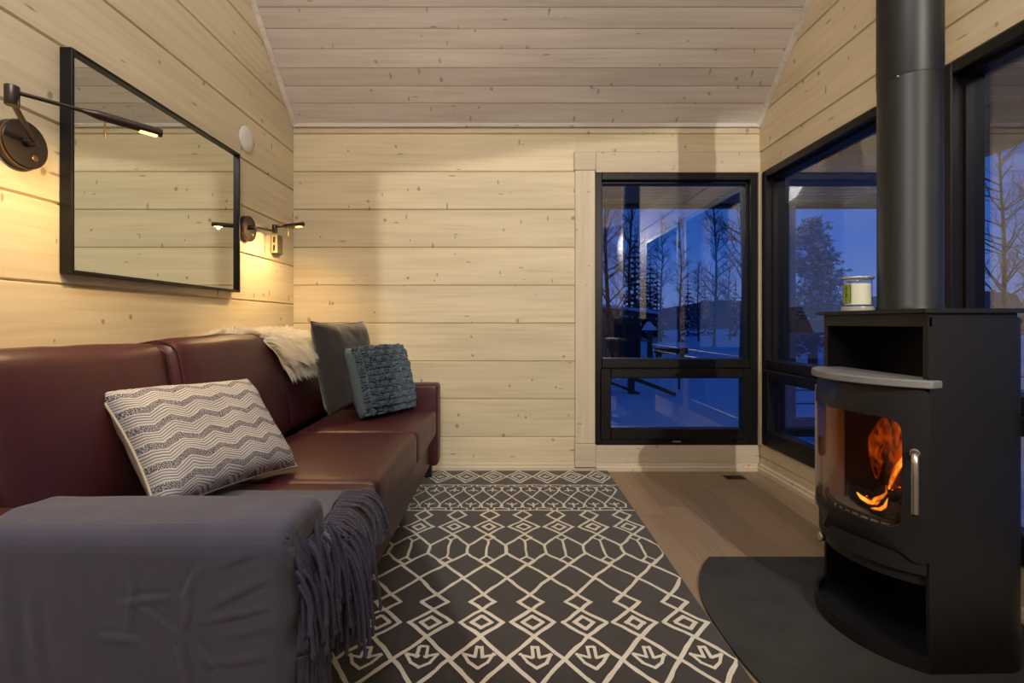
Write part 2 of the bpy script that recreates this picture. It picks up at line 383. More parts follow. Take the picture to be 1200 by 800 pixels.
def log(wall, origin, rz, h, xb0, xb1, xt0=None, xt1=None, mat='log', name='log', **kw):
    xt0 = xb0 if xt0 is None else xt0; xt1 = xb1 if xt1 is None else xt1
    mid = (xb0+xb1)/2
    me = log_mesh(xb0-mid, xb1-mid, xt0-mid, xt1-mid, h, **kw)
    o = link(name, me, M[mat], wall)
    c, s_ = math.cos(rz), math.sin(rz)
    o.location = (origin[0]+mid*c, origin[1]+mid*s_, origin[2]); o.rotation_euler = (0, 0, rz)
    return o
STEP = .2742
# back wall: face looks to -y ; local x = world x
WX0, WX1, WZ0, WZ1 = .648, 1.822, .188, 2.15
wb = empty('wall_back', kind='structure')
z = .243-STEP
while z < EAVE+.05:
    z0 = max(z, -.03); z1 = min(z+STEP, EAVE+.12)
    if z1-z0 > .02:
        if z1 > WZ0+.01 and z0 < 2.16:
            log(wb, (0, YB, z0), 0, z1-z0, XL, .505)
            if z0 < WZ0: log(wb, (0, YB, z0), 0, WZ0-.0-z0, .505, XR)
            if z1 > 2.30: log(wb, (0, YB, 2.30), 0, z1-2.30, .505, XR)
        elif z0 >= 2.16 and z0 < 2.30:
            log(wb, (0, YB, z0), 0, z1-z0, XL, .505); log(wb, (0, YB, 2.30), 0, z1-2.30, .505, XR)
        else:
            log(wb, (0, YB, z0), 0, z1-z0, XL, XR)
    z += STEP
# gable walls
def gable(name, side, mat):
    w = empty(name, kind='structure')
    X = XL if side < 0 else XR
    rz = -PI/2 if side > 0 else PI/2     # local x -> world -y (right wall) or +y (left wall)
    z = .106-STEP
    while z < RIDGE_Z:
        z0 = max(z, -.03); z1 = z+STEP
        def span(zz):
            if zz <= EAVE: return (YF, YB+.12)
            return (RIDGE_Y-(RIDGE_Z-zz)/SL if zz < RIDGE_Z else RIDGE_Y-.001, RIDGE_Y+(RIDGE_Z-zz)/SL if zz < RIDGE_Z else RIDGE_Y+.001)
        b0, b1 = span(z0); t0, t1 = span(z1)
        pieces = [((b0, b1), (t0, t1), z0, z1)]
        if side > 0 and z0 < 2.14 and z1 > .205:
            pieces = []
            if z0 < .205: pieces.append(((b0, b1), (t0, t1), z0, .205))
            zz0 = max(z0, .205); zz1 = min(z1, 2.14)
            for a, b_ in ((YF, .85), (2.035, 2.21), (3.452, YB+.12)):
                pieces.append(((a, b_), (a, b_), zz0, zz1))
            if z1 > 2.14: pieces.append(((b0, b1), (t0, t1), 2.14, z1))
        for (B0, B1), (T0, T1), a, b_ in pieces:
            if b_-a < .012: continue
            if side > 0: log(w, (X, 0, a), rz, b_-a, -B1, -B0, -T1, -T0, mat=mat)
            else: log(w, (X, 0, a), rz, b_-a, B0, B1, T0, T1, mat=mat)
        z += STEP
    return w
gable('wall_left', -1, 'log'); gable('wall_right', 1, 'log_warm')
wr = empty('wall_rear', kind='structure')
for k in range(12):
    a = -.03+k*.23
    if a < EAVE: log(wr, (0, YF, a), PI, .23, -XR, -XL)
# unseen partition added behind the camera; its opening cuts the hall lamp's light patch
pt = empty('light_shaping_wall', kind='structure')
z = -.03
while z < 4.55:
    log(pt, (0, -.62, z), 0, STEP, XL, .79, depth=.1); z += STEP
o = MB().add([(.79,-.62,2.459),(XR,-.62,2.62),(XR,-.62,4.5),(.79,-.62,4.5),(.79,-.52,2.459),(XR,-.52,2.62),(XR,-.52,4.5),(.79,-.52,4.5)],
         [(0,1,2,3),(4,5,6,7),(0,1,5,4),(1,2,6,5),(2,3,7,6),(3,0,4,7)]).build('light_shaping_header', M['log'], pt)  # added header, slanted to shape the top edge of the light patch
# floor
fl = empty('floor', kind='structure')
px0 = XL-.02; seams = [.896+.205*k for k in range(-12, 6)]
random.seed(3)
for i in range(len(seams)-1):
    a, b_ = seams[i], seams[i+1]
    if b_ < XL or a > XR: continue
    y = YF - random.random()*1.2
    while y < YB+.02:
        ln = random.uniform(1.5, 2.4); y1 = min(y+ln, YB+.02)
        h = (b_-a)/2; L2 = (y1-y)/2; c = .0015
        mb = MB().add([(-L2,-h,-.03),(L2,-h,-.03),(L2,h,-.03),(-L2,h,-.03),(-L2,-h,-c),(L2,-h,-c),(L2,h,-c),(-L2,h,-c),
                       (-L2+c,-h+c,0),(L2-c,-h+c,0),(L2-c,h-c,0),(-L2+c,h-c,0)],
                      [(0,3,2,1),(0,1,5,4),(1,2,6,5),(2,3,7,6),(3,0,4,7),(4,5,9,8),(5,6,10,9),(6,7,11,10),(7,4,8,11),(8,9,10,11)])
        mb.build('plank', M['oak'], fl, loc=((a+b_)/2, (y+y1)/2, 0), rot=(0, 0, PI/2))
        y = y1
# ceiling boards on both slopes
ce = empty('ceiling', kind='structure')
bw = .1165; ang = math.atan(SL); ncs = math.hypot(1, SL)
tot = (YB+.12-RIDGE_Y)*ncs
def ceil_boards(sign, first, total):
    hw = (XR-XL)/2+.1; d = 0; w0 = first; nb = 0
    while d < total:
        w = min(w0, total-d); g = .006
        mb = MB().add([(-hw,0,.007),(hw,0,.007),(hw,g,0),(-hw,g,0),(hw,w-.002,0),(-hw,w-.002,0),(hw,w,.007),(-hw,w,.007),(-hw,0,.03),(hw,0,.03),(hw,w,.03),(-hw,w,.03)],
                      [(0,1,2,3),(3,2,4,5),(5,4,6,7),(8,11,10,9),(0,8,9,1),(7,6,10,11),(0,3,5,7,11,8),(1,9,10,6,4,2)])
        if sign > 0:
            y = YB+.0-d/ncs; zz = EAVE+SL*(d/ncs)
            o = mb.build('ceiling_board', M['ceil'], ce, loc=((XL+XR)/2, y, zz), rot=(-ang+PI, 0, 0)); 
            o.rotation_euler = Euler((0, 0, 0)); 
            o.matrix_local = Matrix.Translation(((XL+XR)/2, y, zz)) @ Matrix(((1,0,0,0),(0,-1/ncs,SL/ncs,0),(0,SL/ncs,1/ncs,0),(0,0,0,1)))
        else:
            y = YF+d/ncs; zz = ceil_z(YF)+SL*d/ncs
            o = mb.build('ceiling_board', M['ceil'], ce)
            o.matrix_local = Matrix.Translation(((XL+XR)/2, y, zz)) @ Matrix(((1,0,0,0),(0,1/ncs,-SL/ncs,0),(0,SL/ncs,1/ncs,0),(0,0,0,1)))
        d += w; w0 = bw; nb += 1
ceil_boards(1, .16, (YB-RIDGE_Y)*ncs)
ceil_boards(-1, bw, (RIDGE_Y-YF)*ncs)
def slope_trim(name, x0, x1):
    mb = MB()
    for (ya, yb) in ((YB-.005, RIDGE_Y),):
        za, zb = ceil_z(ya), ceil_z(yb); t = .016; dn = .03
        mb.add([(x0,ya,za-dn),(x1,ya,za-t),(x1,ya,za+.012),(x0,ya,za+.012),(x0,yb,zb-dn),(x1,yb,zb-t),(x1,yb,zb+.012),(x0,yb,zb+.012)],
               [(0,1,2,3),(4,7,6,5),(0,4,5,1),(1,5,6,2),(2,6,7,3),(3,7,4,0)])
    return tag(mb.build(name, M['ceil']), kind='structure')
slope_trim('trim_1', XL+.002, XL+.03); slope_trim('trim_2', XR-.002, XR-.03)
o = MB().bbox((XL+.01, YB-.022, EAVE-.018), (XR-.01, YB-.001, EAVE+.012), .004).build('trim_3', M['ceil']); tag(o, kind='structure')
# window casing boards on the back wall
def casing(name, a, b_, along='x', mat='trim'):
    c = [(a[i]+b_[i])/2 for i in range(3)]
    h = [(b_[i]-a[i])/2 for i in range(3)]
    if along == 'z':
        mb = MB().bbox((-h[2], -h[1], -h[0]), (h[2], h[1], h[0]), .004)
        o = mb.build(name, M[mat], loc=c, rot=(0, -PI/2, 0))
    elif along == 'y':
        mb = MB().bbox((-h[1], -h[0], -h[2]), (h[1], h[0], h[2]), .004)
        o = mb.build(name, M[mat], loc=c, rot=(0, 0, PI/2))
    else:
        o = MB().bbox([-v for v in h], h, .004).build(name, M[mat], loc=c)
    return tag(o, kind='structure')
casing('trim_4', (.503, YB-.022, .20), (.647, YB+.1, 2.166), 'z')
casing('trim_5', (.496, YB-.026, 2.166), (.652, YB+.1, 2.302), 'x')
casing('trim_6', (.653, YB-.016, 2.152), (XR, YB+.1, 2.300), 'x')
casing('trim_7', (.500, YB-.026, .03), (.652, YB-.001, .199), 'x')
casing('trim_8', (1.823, YB-.03, .19), (XR+.02, YB+.1, 2.15), 'z')
casing('trim_9', (.653, YB-.012, .055), (XR-.003, YB+.1, .186), 'x')
def baseboard(name, x0, x1, along):
    prof = [(0, 0), (.020, 0), (.020, .028), (.013, .036), (.013, .052), (.006, .060), (0, .060)]
    n = len(prof); V = []
    for x in (x0, x1):
        for (d, z_) in prof: V.append((x, -d, z_))
    mb = MB().add(V, [tuple(range(n)), tuple(range(2*n-1, n-1, -1))]+[(k, n+k, n+(k+1)%n, (k+1)%n) for k in range(n)])
    if along == 'back': o = mb.build(name, M['trim'], loc=(0, YB-.001, 0))
    else: o = mb.build(name, M['trim'], loc=(XR-.001, 0, 0), rot=(0, 0, -PI/2))
    return tag(o, kind='structure')
bk = empty('baseboard_back', kind='structure')
for (a, b_) in ((XL+.01, .498), (.654, XR-.022)):
    o = baseboard('board', a, b_, 'back'); o.parent = bk; del o['kind']
baseboard('baseboard_right', -YB+.02, -.9, 'right')

# ------------------------------------------------------------------ windows (local: u to the right seen from inside, v up, w towards outside)
def window(name, Mx, wd, z0, z1, split, handle=True, sub=True):
    w = empty(name, kind='structure'); w.matrix_world = Mx
    k = M['black_frame']
    def bar(nm, a, b_, par=w, r=.004): return MB().bbox(a, b_, r).build(nm, k, par)
    fw = .05
    f = MB()
    for a, b_ in (((0, -.012, z0), (fw, .13, z1)), ((wd-fw, -.012, z0), (wd, .13, z1)), ((fw, -.012, z1-fw), (wd-fw, .13, z1)), ((fw, -.012, z0), (wd-fw, .13, z0+.045))):
        f.bbox(a, b_, .004)
    for a, b_ in (((fw, .035, split+.03), (fw+.014, .10, z1-fw)), ((wd-fw-.014, .035, split+.03), (wd-fw, .10, z1-fw)), ((fw, .035, z1-fw-.014), (wd-fw, .10, z1-fw))):
        f.box(a, b_)
    f.build('frame', k, w)
    bar('transom', (fw, -.010, split-.032), (wd-fw, .12, split+.032))
    MB().box((fw+.008, .070, split+.03), (wd-fw-.008, .076, z1-fw-.008)).build('glass_pane', M['glass'], w)
    sh = .062
    zs0, zs1 = z0+.045, split-.034
    s = MB()
    for a, b_ in (((fw-.012, -.030, zs0), (fw+sh, .05, zs1)), ((wd-fw-sh, -.030, zs0), (wd-fw+.012, .05, zs1)), ((fw+sh, -.030, zs1-.07), (wd-fw-sh, .05, zs1)), ((fw+sh, -.030, zs0), (wd-fw-sh, .05, zs0+.075))):
        s.bbox(a, b_, .006)
    sa = s.build('sash', k, w)
    MB().box((fw+sh-.006, .020, zs0+.07), (wd-fw-sh+.006, .026, zs1-.065)).build('glass_pane', M['glass'], sa)
    if handle:
        c = wd/2-.005; zt = zs1-.035
        h = MB().lathe([(.013, 0), (.013, .008), (.008, .012), (.008, .04)], 12, Matrix.Translation((c, -.030, zt)) @ Matrix.Rotation(PI/2, 4, 'X'))
        h.tube([(c, -.068, zt+.008), (c+.002, -.07, zt-.03), (c+.004, -.066, zt-.11)], [.008, .009, .007], 8)
        h.build('handle', M['black_metal'], w, 40)
        for (u, mt) in ((.12, k), (wd/2, M['steel']), (wd-.14, k)):
            MB().bbox((u-.03, -.024, z0+.022), (u+.03, -.012, z0+.034), .003).build('hinge', mt, w)
    return w
window('window_1', Matrix.Translation((WX0, YB, 0)), WX1-WX0, WZ0, WZ1, .775)
RM = lambda y1: Matrix.Translation((XR, y1, 0)) @ Matrix.Rotation(-PI/2, 4, 'Z')
window('window_2', RM(3.45), 3.45-2.212, .207, 2.138, .775, False)
window('window_3', RM(2.033), 2.033-.852, .207, 2.138, .775, False)

# ------------------------------------------------------------------ rug
rug = MB().bbox((-.92, .45, .0), (.735, 3.468, .011), .004).build('patterned_rug', M['rug'])
tag(rug, 'charcoal area rug with ivory diamond and lattice pattern beside the sofa', 'rug')
pat = MB()
def stroke(pts, w=.0145, closed=False):
    if closed: pts = pts+[pts[0]]
    zz = .0122+.0012*random.random()
    for (ax, ay), (bx, by) in zip(pts, pts[1:]):
        ln = math.hypot(bx-ax, by-ay)
        if ln < 1e-5: continue
        n = max(1, int(ln/.03)); nx, ny = -(by-ay)/ln, (bx-ax)/ln; rows = []
        for i in range(n+1):
            t = i/n; t2 = t+(w*.4/ln if i == n else (-w*.4/ln if i == 0 else 0))
            x = ax+(bx-ax)*t2; y = ay+(by-ay)*t2
            wob = nz((x*14, y*14, 1.7))*.009; ww = w/2*(1+.35*nz((x*33, y*33, 5)))
            rows.append((max(-.91, min(.728, x+nx*(wob+ww))), y+ny*(wob+ww), max(-.91, min(.728, x+nx*(wob-ww))), y+ny*(wob-ww)))
        V = []; zz += .0004*random.random()
        for r in rows: V += [(r[0], r[1], zz), (r[2], r[3], zz)]
        pat.add(V, [(2*i, 2*i+1, 2*i+3, 2*i+2) for i in range(n)])
def diamond(x, y, hw, hh, w=.0145): stroke([(x, y-hh), (x+hw, y), (x, y+hh), (x-hw, y)], w, True)
def arrow(x, y, s=.045, w=.011, up=-1):
    q = [(-.16, .95), (.16, .95), (.2, .12), (.85, .36), (.5, -.3), (0, -.7), (-.5, -.3), (-.85, .36), (-.2, .12)]
    stroke([(x+s*i, y+s*j) for i, j in q], w, True)
A = [.64-.181*k for k in range(9)]; B = .0905
def small_conc(yt, ym, yb, hw=.047, hw2=.076):
    for x in A:
        diamond(x, (yt+ym)/2, hw, (yt-ym)/2); diamond(x, (ym+yb)/2, hw2, (ym-yb)/2); diamond(x, (ym+yb)/2, hw2*.45, (ym-yb)/2*.45)
def lattice(ya, yb): 
    for x in A:
        stroke([(x, ya), (x+B, yb)]); stroke([(x, ya), (x-B, yb)])
for x in A:
    diamond(x, 3.327, .09, .132); diamond(x, 3.327, .056, .082); arrow(x, 3.32, .026, .009)
for yy in (3.153, 2.727): stroke([(-.9, yy), (.728, yy)], .013)
for k in range(13):
    x = .64-.12*k; b = .06
    for (yc, sg, yl) in ((3.055, 1, 3.153), (2.82, -1, 2.727)):
        stroke([(x-b*.28, yl), (x-b*.28, yl-sg*.032), (x-b*.85, yl-sg*.04), (x-b, yc), (x-b*.75, yc-sg*.035), (x, yc-sg*.115), (x+b*.75, yc-sg*.035), (x+b, yc), (x+b*.85, yl-sg*.04), (x+b*.28, yl-sg*.032), (x+b*.28, yl)], .0105)
        stroke([(x, yc+sg*.045), (x, yc-sg*.02)], .011); stroke([(x-.028, yc-sg*.012), (x, yc+sg*.012), (x+.028, yc-sg*.012)], .011); 
small_conc(2.725, 2.594, 2.42); lattice(2.42, 2.30)
for x in A:
    for s in (1, -1): stroke([(x+s*B, 2.30), (x+s*B, 2.22)], .014)
    diamond(x, 2.385, .03, .034, .011); stroke([(x, 2.35), (x, 2.19)], .0115); diamond(x, 2.155, .03, .034, .011)
lattice(2.115, 2.22); lattice(2.115, 2.005); lattice(1.883, 2.005); small_conc(1.883, 1.783, 1.632); lattice(1.632, 1.52); lattice(1.40, 1.52)
for x in A: arrow(x, 1.522, .058, .011)
lattice(1.40, 1.29)
small_conc(1.17, 1.07, .92); lattice(1.17, 1.29); lattice(.92, .80); lattice(.66, .80)
for yy in (.62, .52): stroke([(-.9, yy), (.728, yy)], .013)
tag(pat.build('ivory_pattern', M['ivory'], rug), 'ivory lines', kind='stuff')

# ------------------------------------------------------------------ hearth plate, floor vent
hp = []
for i in range(25):
    a = -1+2*i/24; hp.append((.738+.185*abs(a)**2.6, 1.64+.55*a))
poly = [(XR-.022, 1.09)] + hp + [(XR-.022, 2.19)]
hp_ = MB().prism(poly, .001, .012)
ho = hp_.build('hearth_plate', M['slate']); tag(ho, 'dark slate hearth plate with curved front edge under the stove', 'hearth')
fv = empty('floor_vent', (1.585, 3.345, 0), 0, 'small dark metal vent set in the oak floor by the back window', 'vent')
MB().bbox((-.07, -.04, 0), (.07, .04, .003), .001).build('plate', M['grey_pl'] if False else M['bronze'], fv)
for k in range(6): MB().box((-.06, -.032+k*.012, .003), (.06, -.026+k*.012, .0045)).build('slat', M['dark_pl'], fv)

# ------------------------------------------------------------------ sofa
def soft_box(sx_, sy, sz, r, crown=(0, 0, 0), wr=.0, seed=0, dens=.06):
    def samples(h):
        q = [-h]+[-h+r*(1-math.cos(a)) for a in (PI/6, PI/3, PI/2)]
        inner = 2*(h-r); n = max(2, int(inner/dens))
        q += [-h+r+inner*i/n for i in range(1, n)]
        return q+[-x for x in reversed(q[:4])]
    h = (sx_/2, sy/2, sz/2); S = [samples(x) for x in h]; idx = {}; V = []; Fs = []
    def vert(i, j, k):
        key = (i, j, k)
        if key not in idx:
            p = Vector((S[0][i], S[1][j], S[2][k])); c = Vector([max(-h[a]+r, min(h[a]-r, p[a])) for a in range(3)])
            d = p-c; n = d.normalized() if d.length > 1e-9 else Vector((0, 0, 1))
            q = c + n*r if d.length > 1e-9 else p
            u = [p[a]/h[a] for a in range(3)]
            for a in range(3):
                o1, o2 = [b_ for b_ in range(3) if b_ != a]
                q[a] += crown[a]*u[a]*(1-u[o1]**2)*(1-u[o2]**2)
            if wr:
                q += n*wr*nz((q.x*5+seed, q.y*5, q.z*5)) + n*wr*.5*nz((q.x*13, q.y*13+seed, q.z*13))
            idx[key] = len(V); V.append(q)
        return idx[key]
    nx, ny, nz_ = [len(s)-1 for s in S]
    for i in range(nx):
        for j in range(ny):
            Fs.append((vert(i,j,0), vert(i,j+1,0), vert(i+1,j+1,0), vert(i+1,j,0))); Fs.append((vert(i,j,nz_), vert(i+1,j,nz_), vert(i+1,j+1,nz_), vert(i,j+1,nz_)))
    for i in range(nx):
        for k in range(nz_):
            Fs.append((vert(i,0,k), vert(i+1,0,k), vert(i+1,0,k+1), vert(i,0,k+1))); Fs.append((vert(i,ny,k), vert(i,ny,k+1), vert(i+1,ny,k+1), vert(i+1,ny,k)))
    for j in range(ny):
        for k in range(nz_):
            Fs.append((vert(0,j,k), vert(0,j,k+1), vert(0,j+1,k+1), vert(0,j+1,k))); Fs.append((vert(nx,j,k), vert(nx,j+1,k), vert(nx,j+1,k+1), vert(nx,j,k+1)))
    return MB().add(V, Fs)
SX0, SX1 = -1.50, -.462      # back and front of the sofa
Y0, Y1 = .945, 3.375
sofa = empty('leather_sofa', (-1.0, 2.15, 0), 0, 'long oxblood leather three seat sofa along the left log wall', 'sofa')
def sp_(o):
    o.parent = sofa; o.matrix_parent_inverse = Matrix.Translation((1.0, -2.15, 0)); return o
lt = M['leather']
ys = (1.095, 1.745, 2.535, 3.225)
b = soft_box(1.0, Y1-Y0-.02, .22, .02, dens=.3)
sp_(b.build('base_frame', lt, None, 60, loc=((SX0+SX1)/2-.02, (Y0+Y1)/2, .215)))
for i in range(3):
    a, c = ys[i], ys[i+1]
    m_ = soft_box(.66, c-a-.004, .185, .035, (0.004, 0, .016), .003, i*7)
    o = sp_(m_.build('seat_cushion', lt, None, 70, loc=(-.462-.33+.004, (a+c)/2, .405)))
    pp = MB().tube([(-.462+.0035-.012, a+.015, .488), (-.462-.004, (a+c)/2, .492), (-.462+.0035-.012, c-.015, .488)], .0028, 6)
for i in range(3):
    a, c = ys[i], ys[i+1]
    m_ = soft_box(.25, c-a+.012, .53, .06, (.02, .006, .012), .006, i*5+2)
    o = m_.build('back_cushion', lt, None, 70)
    xb = -1.26+(-.012 if i != 1 else .012); zb = .725+(.012 if i == 1 else 0)
    o.location = (xb-.02, (a+c)/2, zb); o.rotation_euler = (0, -.19, 0)
    sp_(o)
    Rm = Matrix.Translation(o.location) @ Matrix.Rotation(-.19, 4, 'Y')
    for s in (-1, 1):
        yy = s*((c-a)/2-.012)
        pts = [Rm @ Vector((.121, yy, -.20+.41*t/8)) for t in range(9)]+[Rm @ Vector((.100, yy, .243)), Rm @ Vector((.05, yy, .262)), Rm @ Vector((-.05, yy, .263))]
        sp_(MB().tube(pts, .0035, 6).build('seam', lt, None, 60))
b = soft_box(.11, Y1-Y0-.03, .80, .03, dens=.3); sp_(b.build('back_frame', lt, None, 60, loc=(SX0+.055, (Y0+Y1)/2, .53)))
for (a, c) in ((Y0, ys[0]), (ys[3], Y1)):
    m_ = soft_box(SX1-SX0+.012, c-a, .545, .022, (.003, .003, .004), .0015, a)
    o = m_.build('arm', lt, None, 70, loc=((SX0+SX1)/2+.006, (a+c)/2, .385)); sp_(o)
for xx in (-.53, -1.42):
    for yy in (Y0+.07, Y1-.05):
        sp_(MB().bbox((xx-.025, yy-.025, .0125 if xx > -.9 else 0), (xx+.025, yy+.025, .115), .003).build('leg', M['dark_pl'], None))

# ------------------------------------------------------------------ pillows
def pillow(w, h, t, n=26, pinch=.06, wr=.006, seed=0, pw=.42):
    """two grids: local x width, y height, z thickness; front (z > 0) has material 0"""
    V = []; Fs = []; uv = []; mi = []
    def P(u, v, s):
        x, y = 2*u-1, 2*v-1
        k = max(0, (1-x**4)*(1-y**4))**pw
        ox = x*(1-pinch*(1-y*y)**1.0*x*x); oy = y*(1-pinch*(1-x*x)*y*y)
        z = s*t/2*k + (nz((x*2.1+seed, y*2.1, 3*s))*wr + nz((x*5+seed, y*5, 3*s))*wr*.5)*min(1, k*2)
        return (ox*w/2, oy*h/2, z)
    for s in (1, -1):
        o = len(V)
        for j in range(n+1):
            for i in range(n+1):
                V.append(P(i/n, j/n, s))
        for j in range(n):
            for i in range(n):
                q = (o+j*(n+1)+i, o+j*(n+1)+i+1, o+(j+1)*(n+1)+i+1, o+(j+1)*(n+1)+i)
                Fs.append(q if s > 0 else q[::-1]); mi.append(0 if s > 0 else 1)
    me = bpy.data.meshes.new('pillow'); me.from_pydata(V, [], Fs)
    L_ = me.uv_layers.new(name='uv')
    for p in me.polygons:
        p.material_index = mi[p.index]; p.use_smooth = True
        for li in p.loop_indices:
            k = me.loops[li].vertex_index % ((n+1)*(n+1)); L_.data[li].uv = ((k % (n+1))/n, (k//(n+1))/n)
    bm = bmesh.new(); bm.from_mesh(me); bmesh.ops.remove_doubles(bm, verts=bm.verts, dist=1e-5); bm.to_mesh(me); bm.free()
    return me
def place(o, BL, BR, TL, off=0):
    """frame: x along bottom edge, y up the pillow, z out of the front"""
    BL, BR, TL = Vector(BL), Vector(BR), Vector(TL)
    x = (BR-BL).normalized(); y = (TL-BL); y = (y-x*y.dot(x)).normalized(); zz = x.cross(y)
    c = BL + (BR-BL)/2 + (TL-BL)/2 + zz*off
    o.matrix_world = Matrix((( x.x, y.x, zz.x, c.x), (x.y, y.y, zz.y, c.y), (x.z, y.z, zz.z, c.z), (0, 0, 0, 1)))
def edge_tube(w, h, pinch, r, n=20, inset=1.0):
    pts = []
    for side in range(4):
        for i in range(n):
            s = -1+2*i/n
            x, y = ((s, -1), (1, s), (-s, 1), (-1, -s))[side]
            pts.append((x*(1-pinch*(1-y*y)*x*x)*w/2*inset, y*(1-pinch*(1-x*x)*y*y)*h/2*inset, 0))
    return MB().tube(pts+[pts[0]], r, 6, caps=False)
me = pillow(.55, .41, .15, 28, .07, .007, 3)
me.materials.append(M['chevron']); me.materials.append(M['back_linen'])
zp = link('zigzag_pillow', me, None); tag(zp, 'grey and cream zigzag woven pillow leaning on the nearest back cushion', 'pillow')
place(zp, (-.965, 1.315, .55), (-.805, 1.845, .525), (-1.19, 1.425, .862), 0)
edge_tube(.55, .41, .07, .004).build('piping', M['back_linen'], zp, 60)
MB().bbox((-.262, -.185, -.03), (-.238, -.178, -.02), .002).build('zipper_pull', M['steel'], zp)
me = pillow(.50, .55, .17, 26, .08, .012, 8)
me.materials.append(M['velvet']); me.materials.append(M['velvet'])
gp = link('plush_pillow', me, None); tag(gp, 'dark grey plush square pillow behind the blue knitted one', 'pillow')
place(gp, (-1.00, 2.76, .515), (-.845, 3.225, .515), (-1.135, 2.79, 1.10), .01)
edge_tube(.50, .55, .08, .005).build('piping', M['velvet'], gp, 60)
me = pillow(.46, .42, .17, 22, .03, .006, 5)
me.materials.append(M['teal_back']); me.materials.append(M['teal_back'])
kp = link('knitted_pillow', me, None); tag(kp, 'blue grey chunky knitted pillow in front of the dark plush one', 'pillow')
place(kp, (-.80, 2.80, .515), (-.595, 3.165, .515), (-.935, 2.80, .925), 0)
random.seed(5)
kn = MB()
NC = 11
for j in range(NC):
    for i in range(NC):
        x, y = 2*(i+.5)/NC-1, 2*(j+.5)/NC-1
        k = max(0, (1-x**4)*(1-y**4))**.42
        n_ = Vector((x**3*.3, y**3*.3, 1)).normalized(); up = (i+j) % 2
        for q in (-1, 0, 1):
            o_ = q*.0115; cx = x*.222+(o_ if up else 0); cy = y*.206+(0 if up else o_)
            Rm = Vector((0, 0, 1)).rotation_difference(n_).to_matrix() @ Matrix.Rotation((0 if up else PI/2)+random.uniform(-.35, .35), 3, 'Z')
            kn.ball((cx+random.uniform(-.003, .003), cy+random.uniform(-.003, .003), .085*k+.006+random.uniform(-.002, .004)), (.0075, .023, .0125), 8, 5, Rm)
tag(kn.build('knit_front', M['teal'], kp, 70), 'puffed chunky knit face', kind='stuff')

# ------------------------------------------------------------------ sheepskin on the back cushions
sk = empty('sheepskin', (-1.24, 2.55, 1.0), 0, 'cream sheepskin draped over the sofa back beside the plush pillow', 'sheepskin')
prof = [(-1.50, .94), (-1.48, 1.0), (-1.40, 1.012), (-1.28, 1.018), (-1.19, .99), (-1.145, .925), (-1.125, .83)]
def sk_pt(u, v):
    # u along y, v from the wall over the cushion and down its face
    t = v*(len(prof)-1); i = min(int(t), len(prof)-2); f = t-i
    x = prof[i][0]*(1-f)+prof[i+1][0]*f; z_ = prof[i][1]*(1-f)+prof[i+1][1]*f
    wv = 1.0 if v < .5 else 1-.35*((v-.5)*2)**2
    yy = 2.60+.06*v + (u-.5)*(.44+.14*v)*wv
    return Vector((x+.012*nz((u*4, v*4, 2)), yy+.03*nz((u*2, v*5, 9)), z_+.006*nz((u*6, v*6, 1))))
def sk_n(u, v):
    a = sk_pt(min(u+.02, 1), v)-sk_pt(max(u-.02, 0), v); b_ = sk_pt(u, min(v+.02, 1))-sk_pt(u, max(v-.02, 0))
    n_ = a.cross(b_).normalized()
    return n_ if n_.x+n_.z > 0 else -n_
V, Fs = grid(lambda u, v: sk_pt(u, v)-Vector((-1.24, 2.55, 1.0)), 16, 16)
hb = MB().add(V, Fs); hide = hb.build('hide', M['hide'], sk, 80)
so = hide.modifiers.new('s', 'SOLIDIFY'); so.thickness = .006
random.seed(11)
fb = MB()
for i in range(15000):
    u, v = random.random(), random.random()**.85
    p = sk_pt(u, v); n_ = sk_n(u, v)
    clump = Vector((nz((u*9, v*9, 3)), nz((u*9, v*9, 7)), nz((u*9, v*9, 11))))
    d = (n_*.9+clump*1.1+Vector((.35, .1, -.35))*(.5+v)).normalized()
    ln = random.uniform(.035, .062)*(1.25 if v > .85 or u < .08 or u > .92 else 1)
    if v > .93: d = (d+Vector((.2, 0, -1.2))).normalized()
    side = d.cross(Vector((random.uniform(-1, 1), random.uniform(-1, 1), random.uniform(-1, 1)))).normalized()*.0019
    g = Vector((.1, 0, -1))
    q = [p+n_*.002, p+d*ln*.5+g*ln*.06, p+d*ln+g*ln*.3]
    q = [a-Vector((-1.24, 2.55, 1.0)) for a in q]
    fb.add([q[0]-side, q[0]+side, q[1]+side*.8, q[1]-side*.8, q[2]], [(0, 1, 2, 3), (3, 2, 4)])
me = bpy.data.meshes.new('wool'); me.from_pydata([tuple(p) for p in fb.v], [], fb.f); me.shade_smooth()
tag(link('wool', me, M['fur'], sk), 'long fluffy wool', kind='stuff')

# ------------------------------------------------------------------ throw over the near arm and seat
TO = Vector((-.75, 1.1, .5))
th = empty('throw_blanket', TO, 0, 'grey violet fringed throw blanket draped over the near sofa arm', 'blanket')
pathp = []   # (y, z) outline with outward normals
def arcp(cy, cz, r, a0, a1, n):
    return [(cy+r*math.cos(a0+(a1-a0)*i/n), cz+r*math.sin(a0+(a1-a0)*i/n)) for i in range(n+1)]
pathp += [(.925, .14+i*.045) for i in range(11)]
pathp += arcp(.965, .632, .04, PI, PI/2, 5)
pathp += [(.99, .673), (1.02, .674), (1.05, .672)]
pathp += arcp(1.085, .632, .04, PI/2, 0, 5)
pathp += [(1.128, .60), (1.135, .57)]
pathp += arcp(1.175, .56, .045, PI, 1.5*PI, 4)[1:]
pathp += [(1.2+.045*i, .518+.004*math.sin(i*.6)) for i in range(1, 9)]
pathp += [(1.585, .514)]
NP = len(pathp)
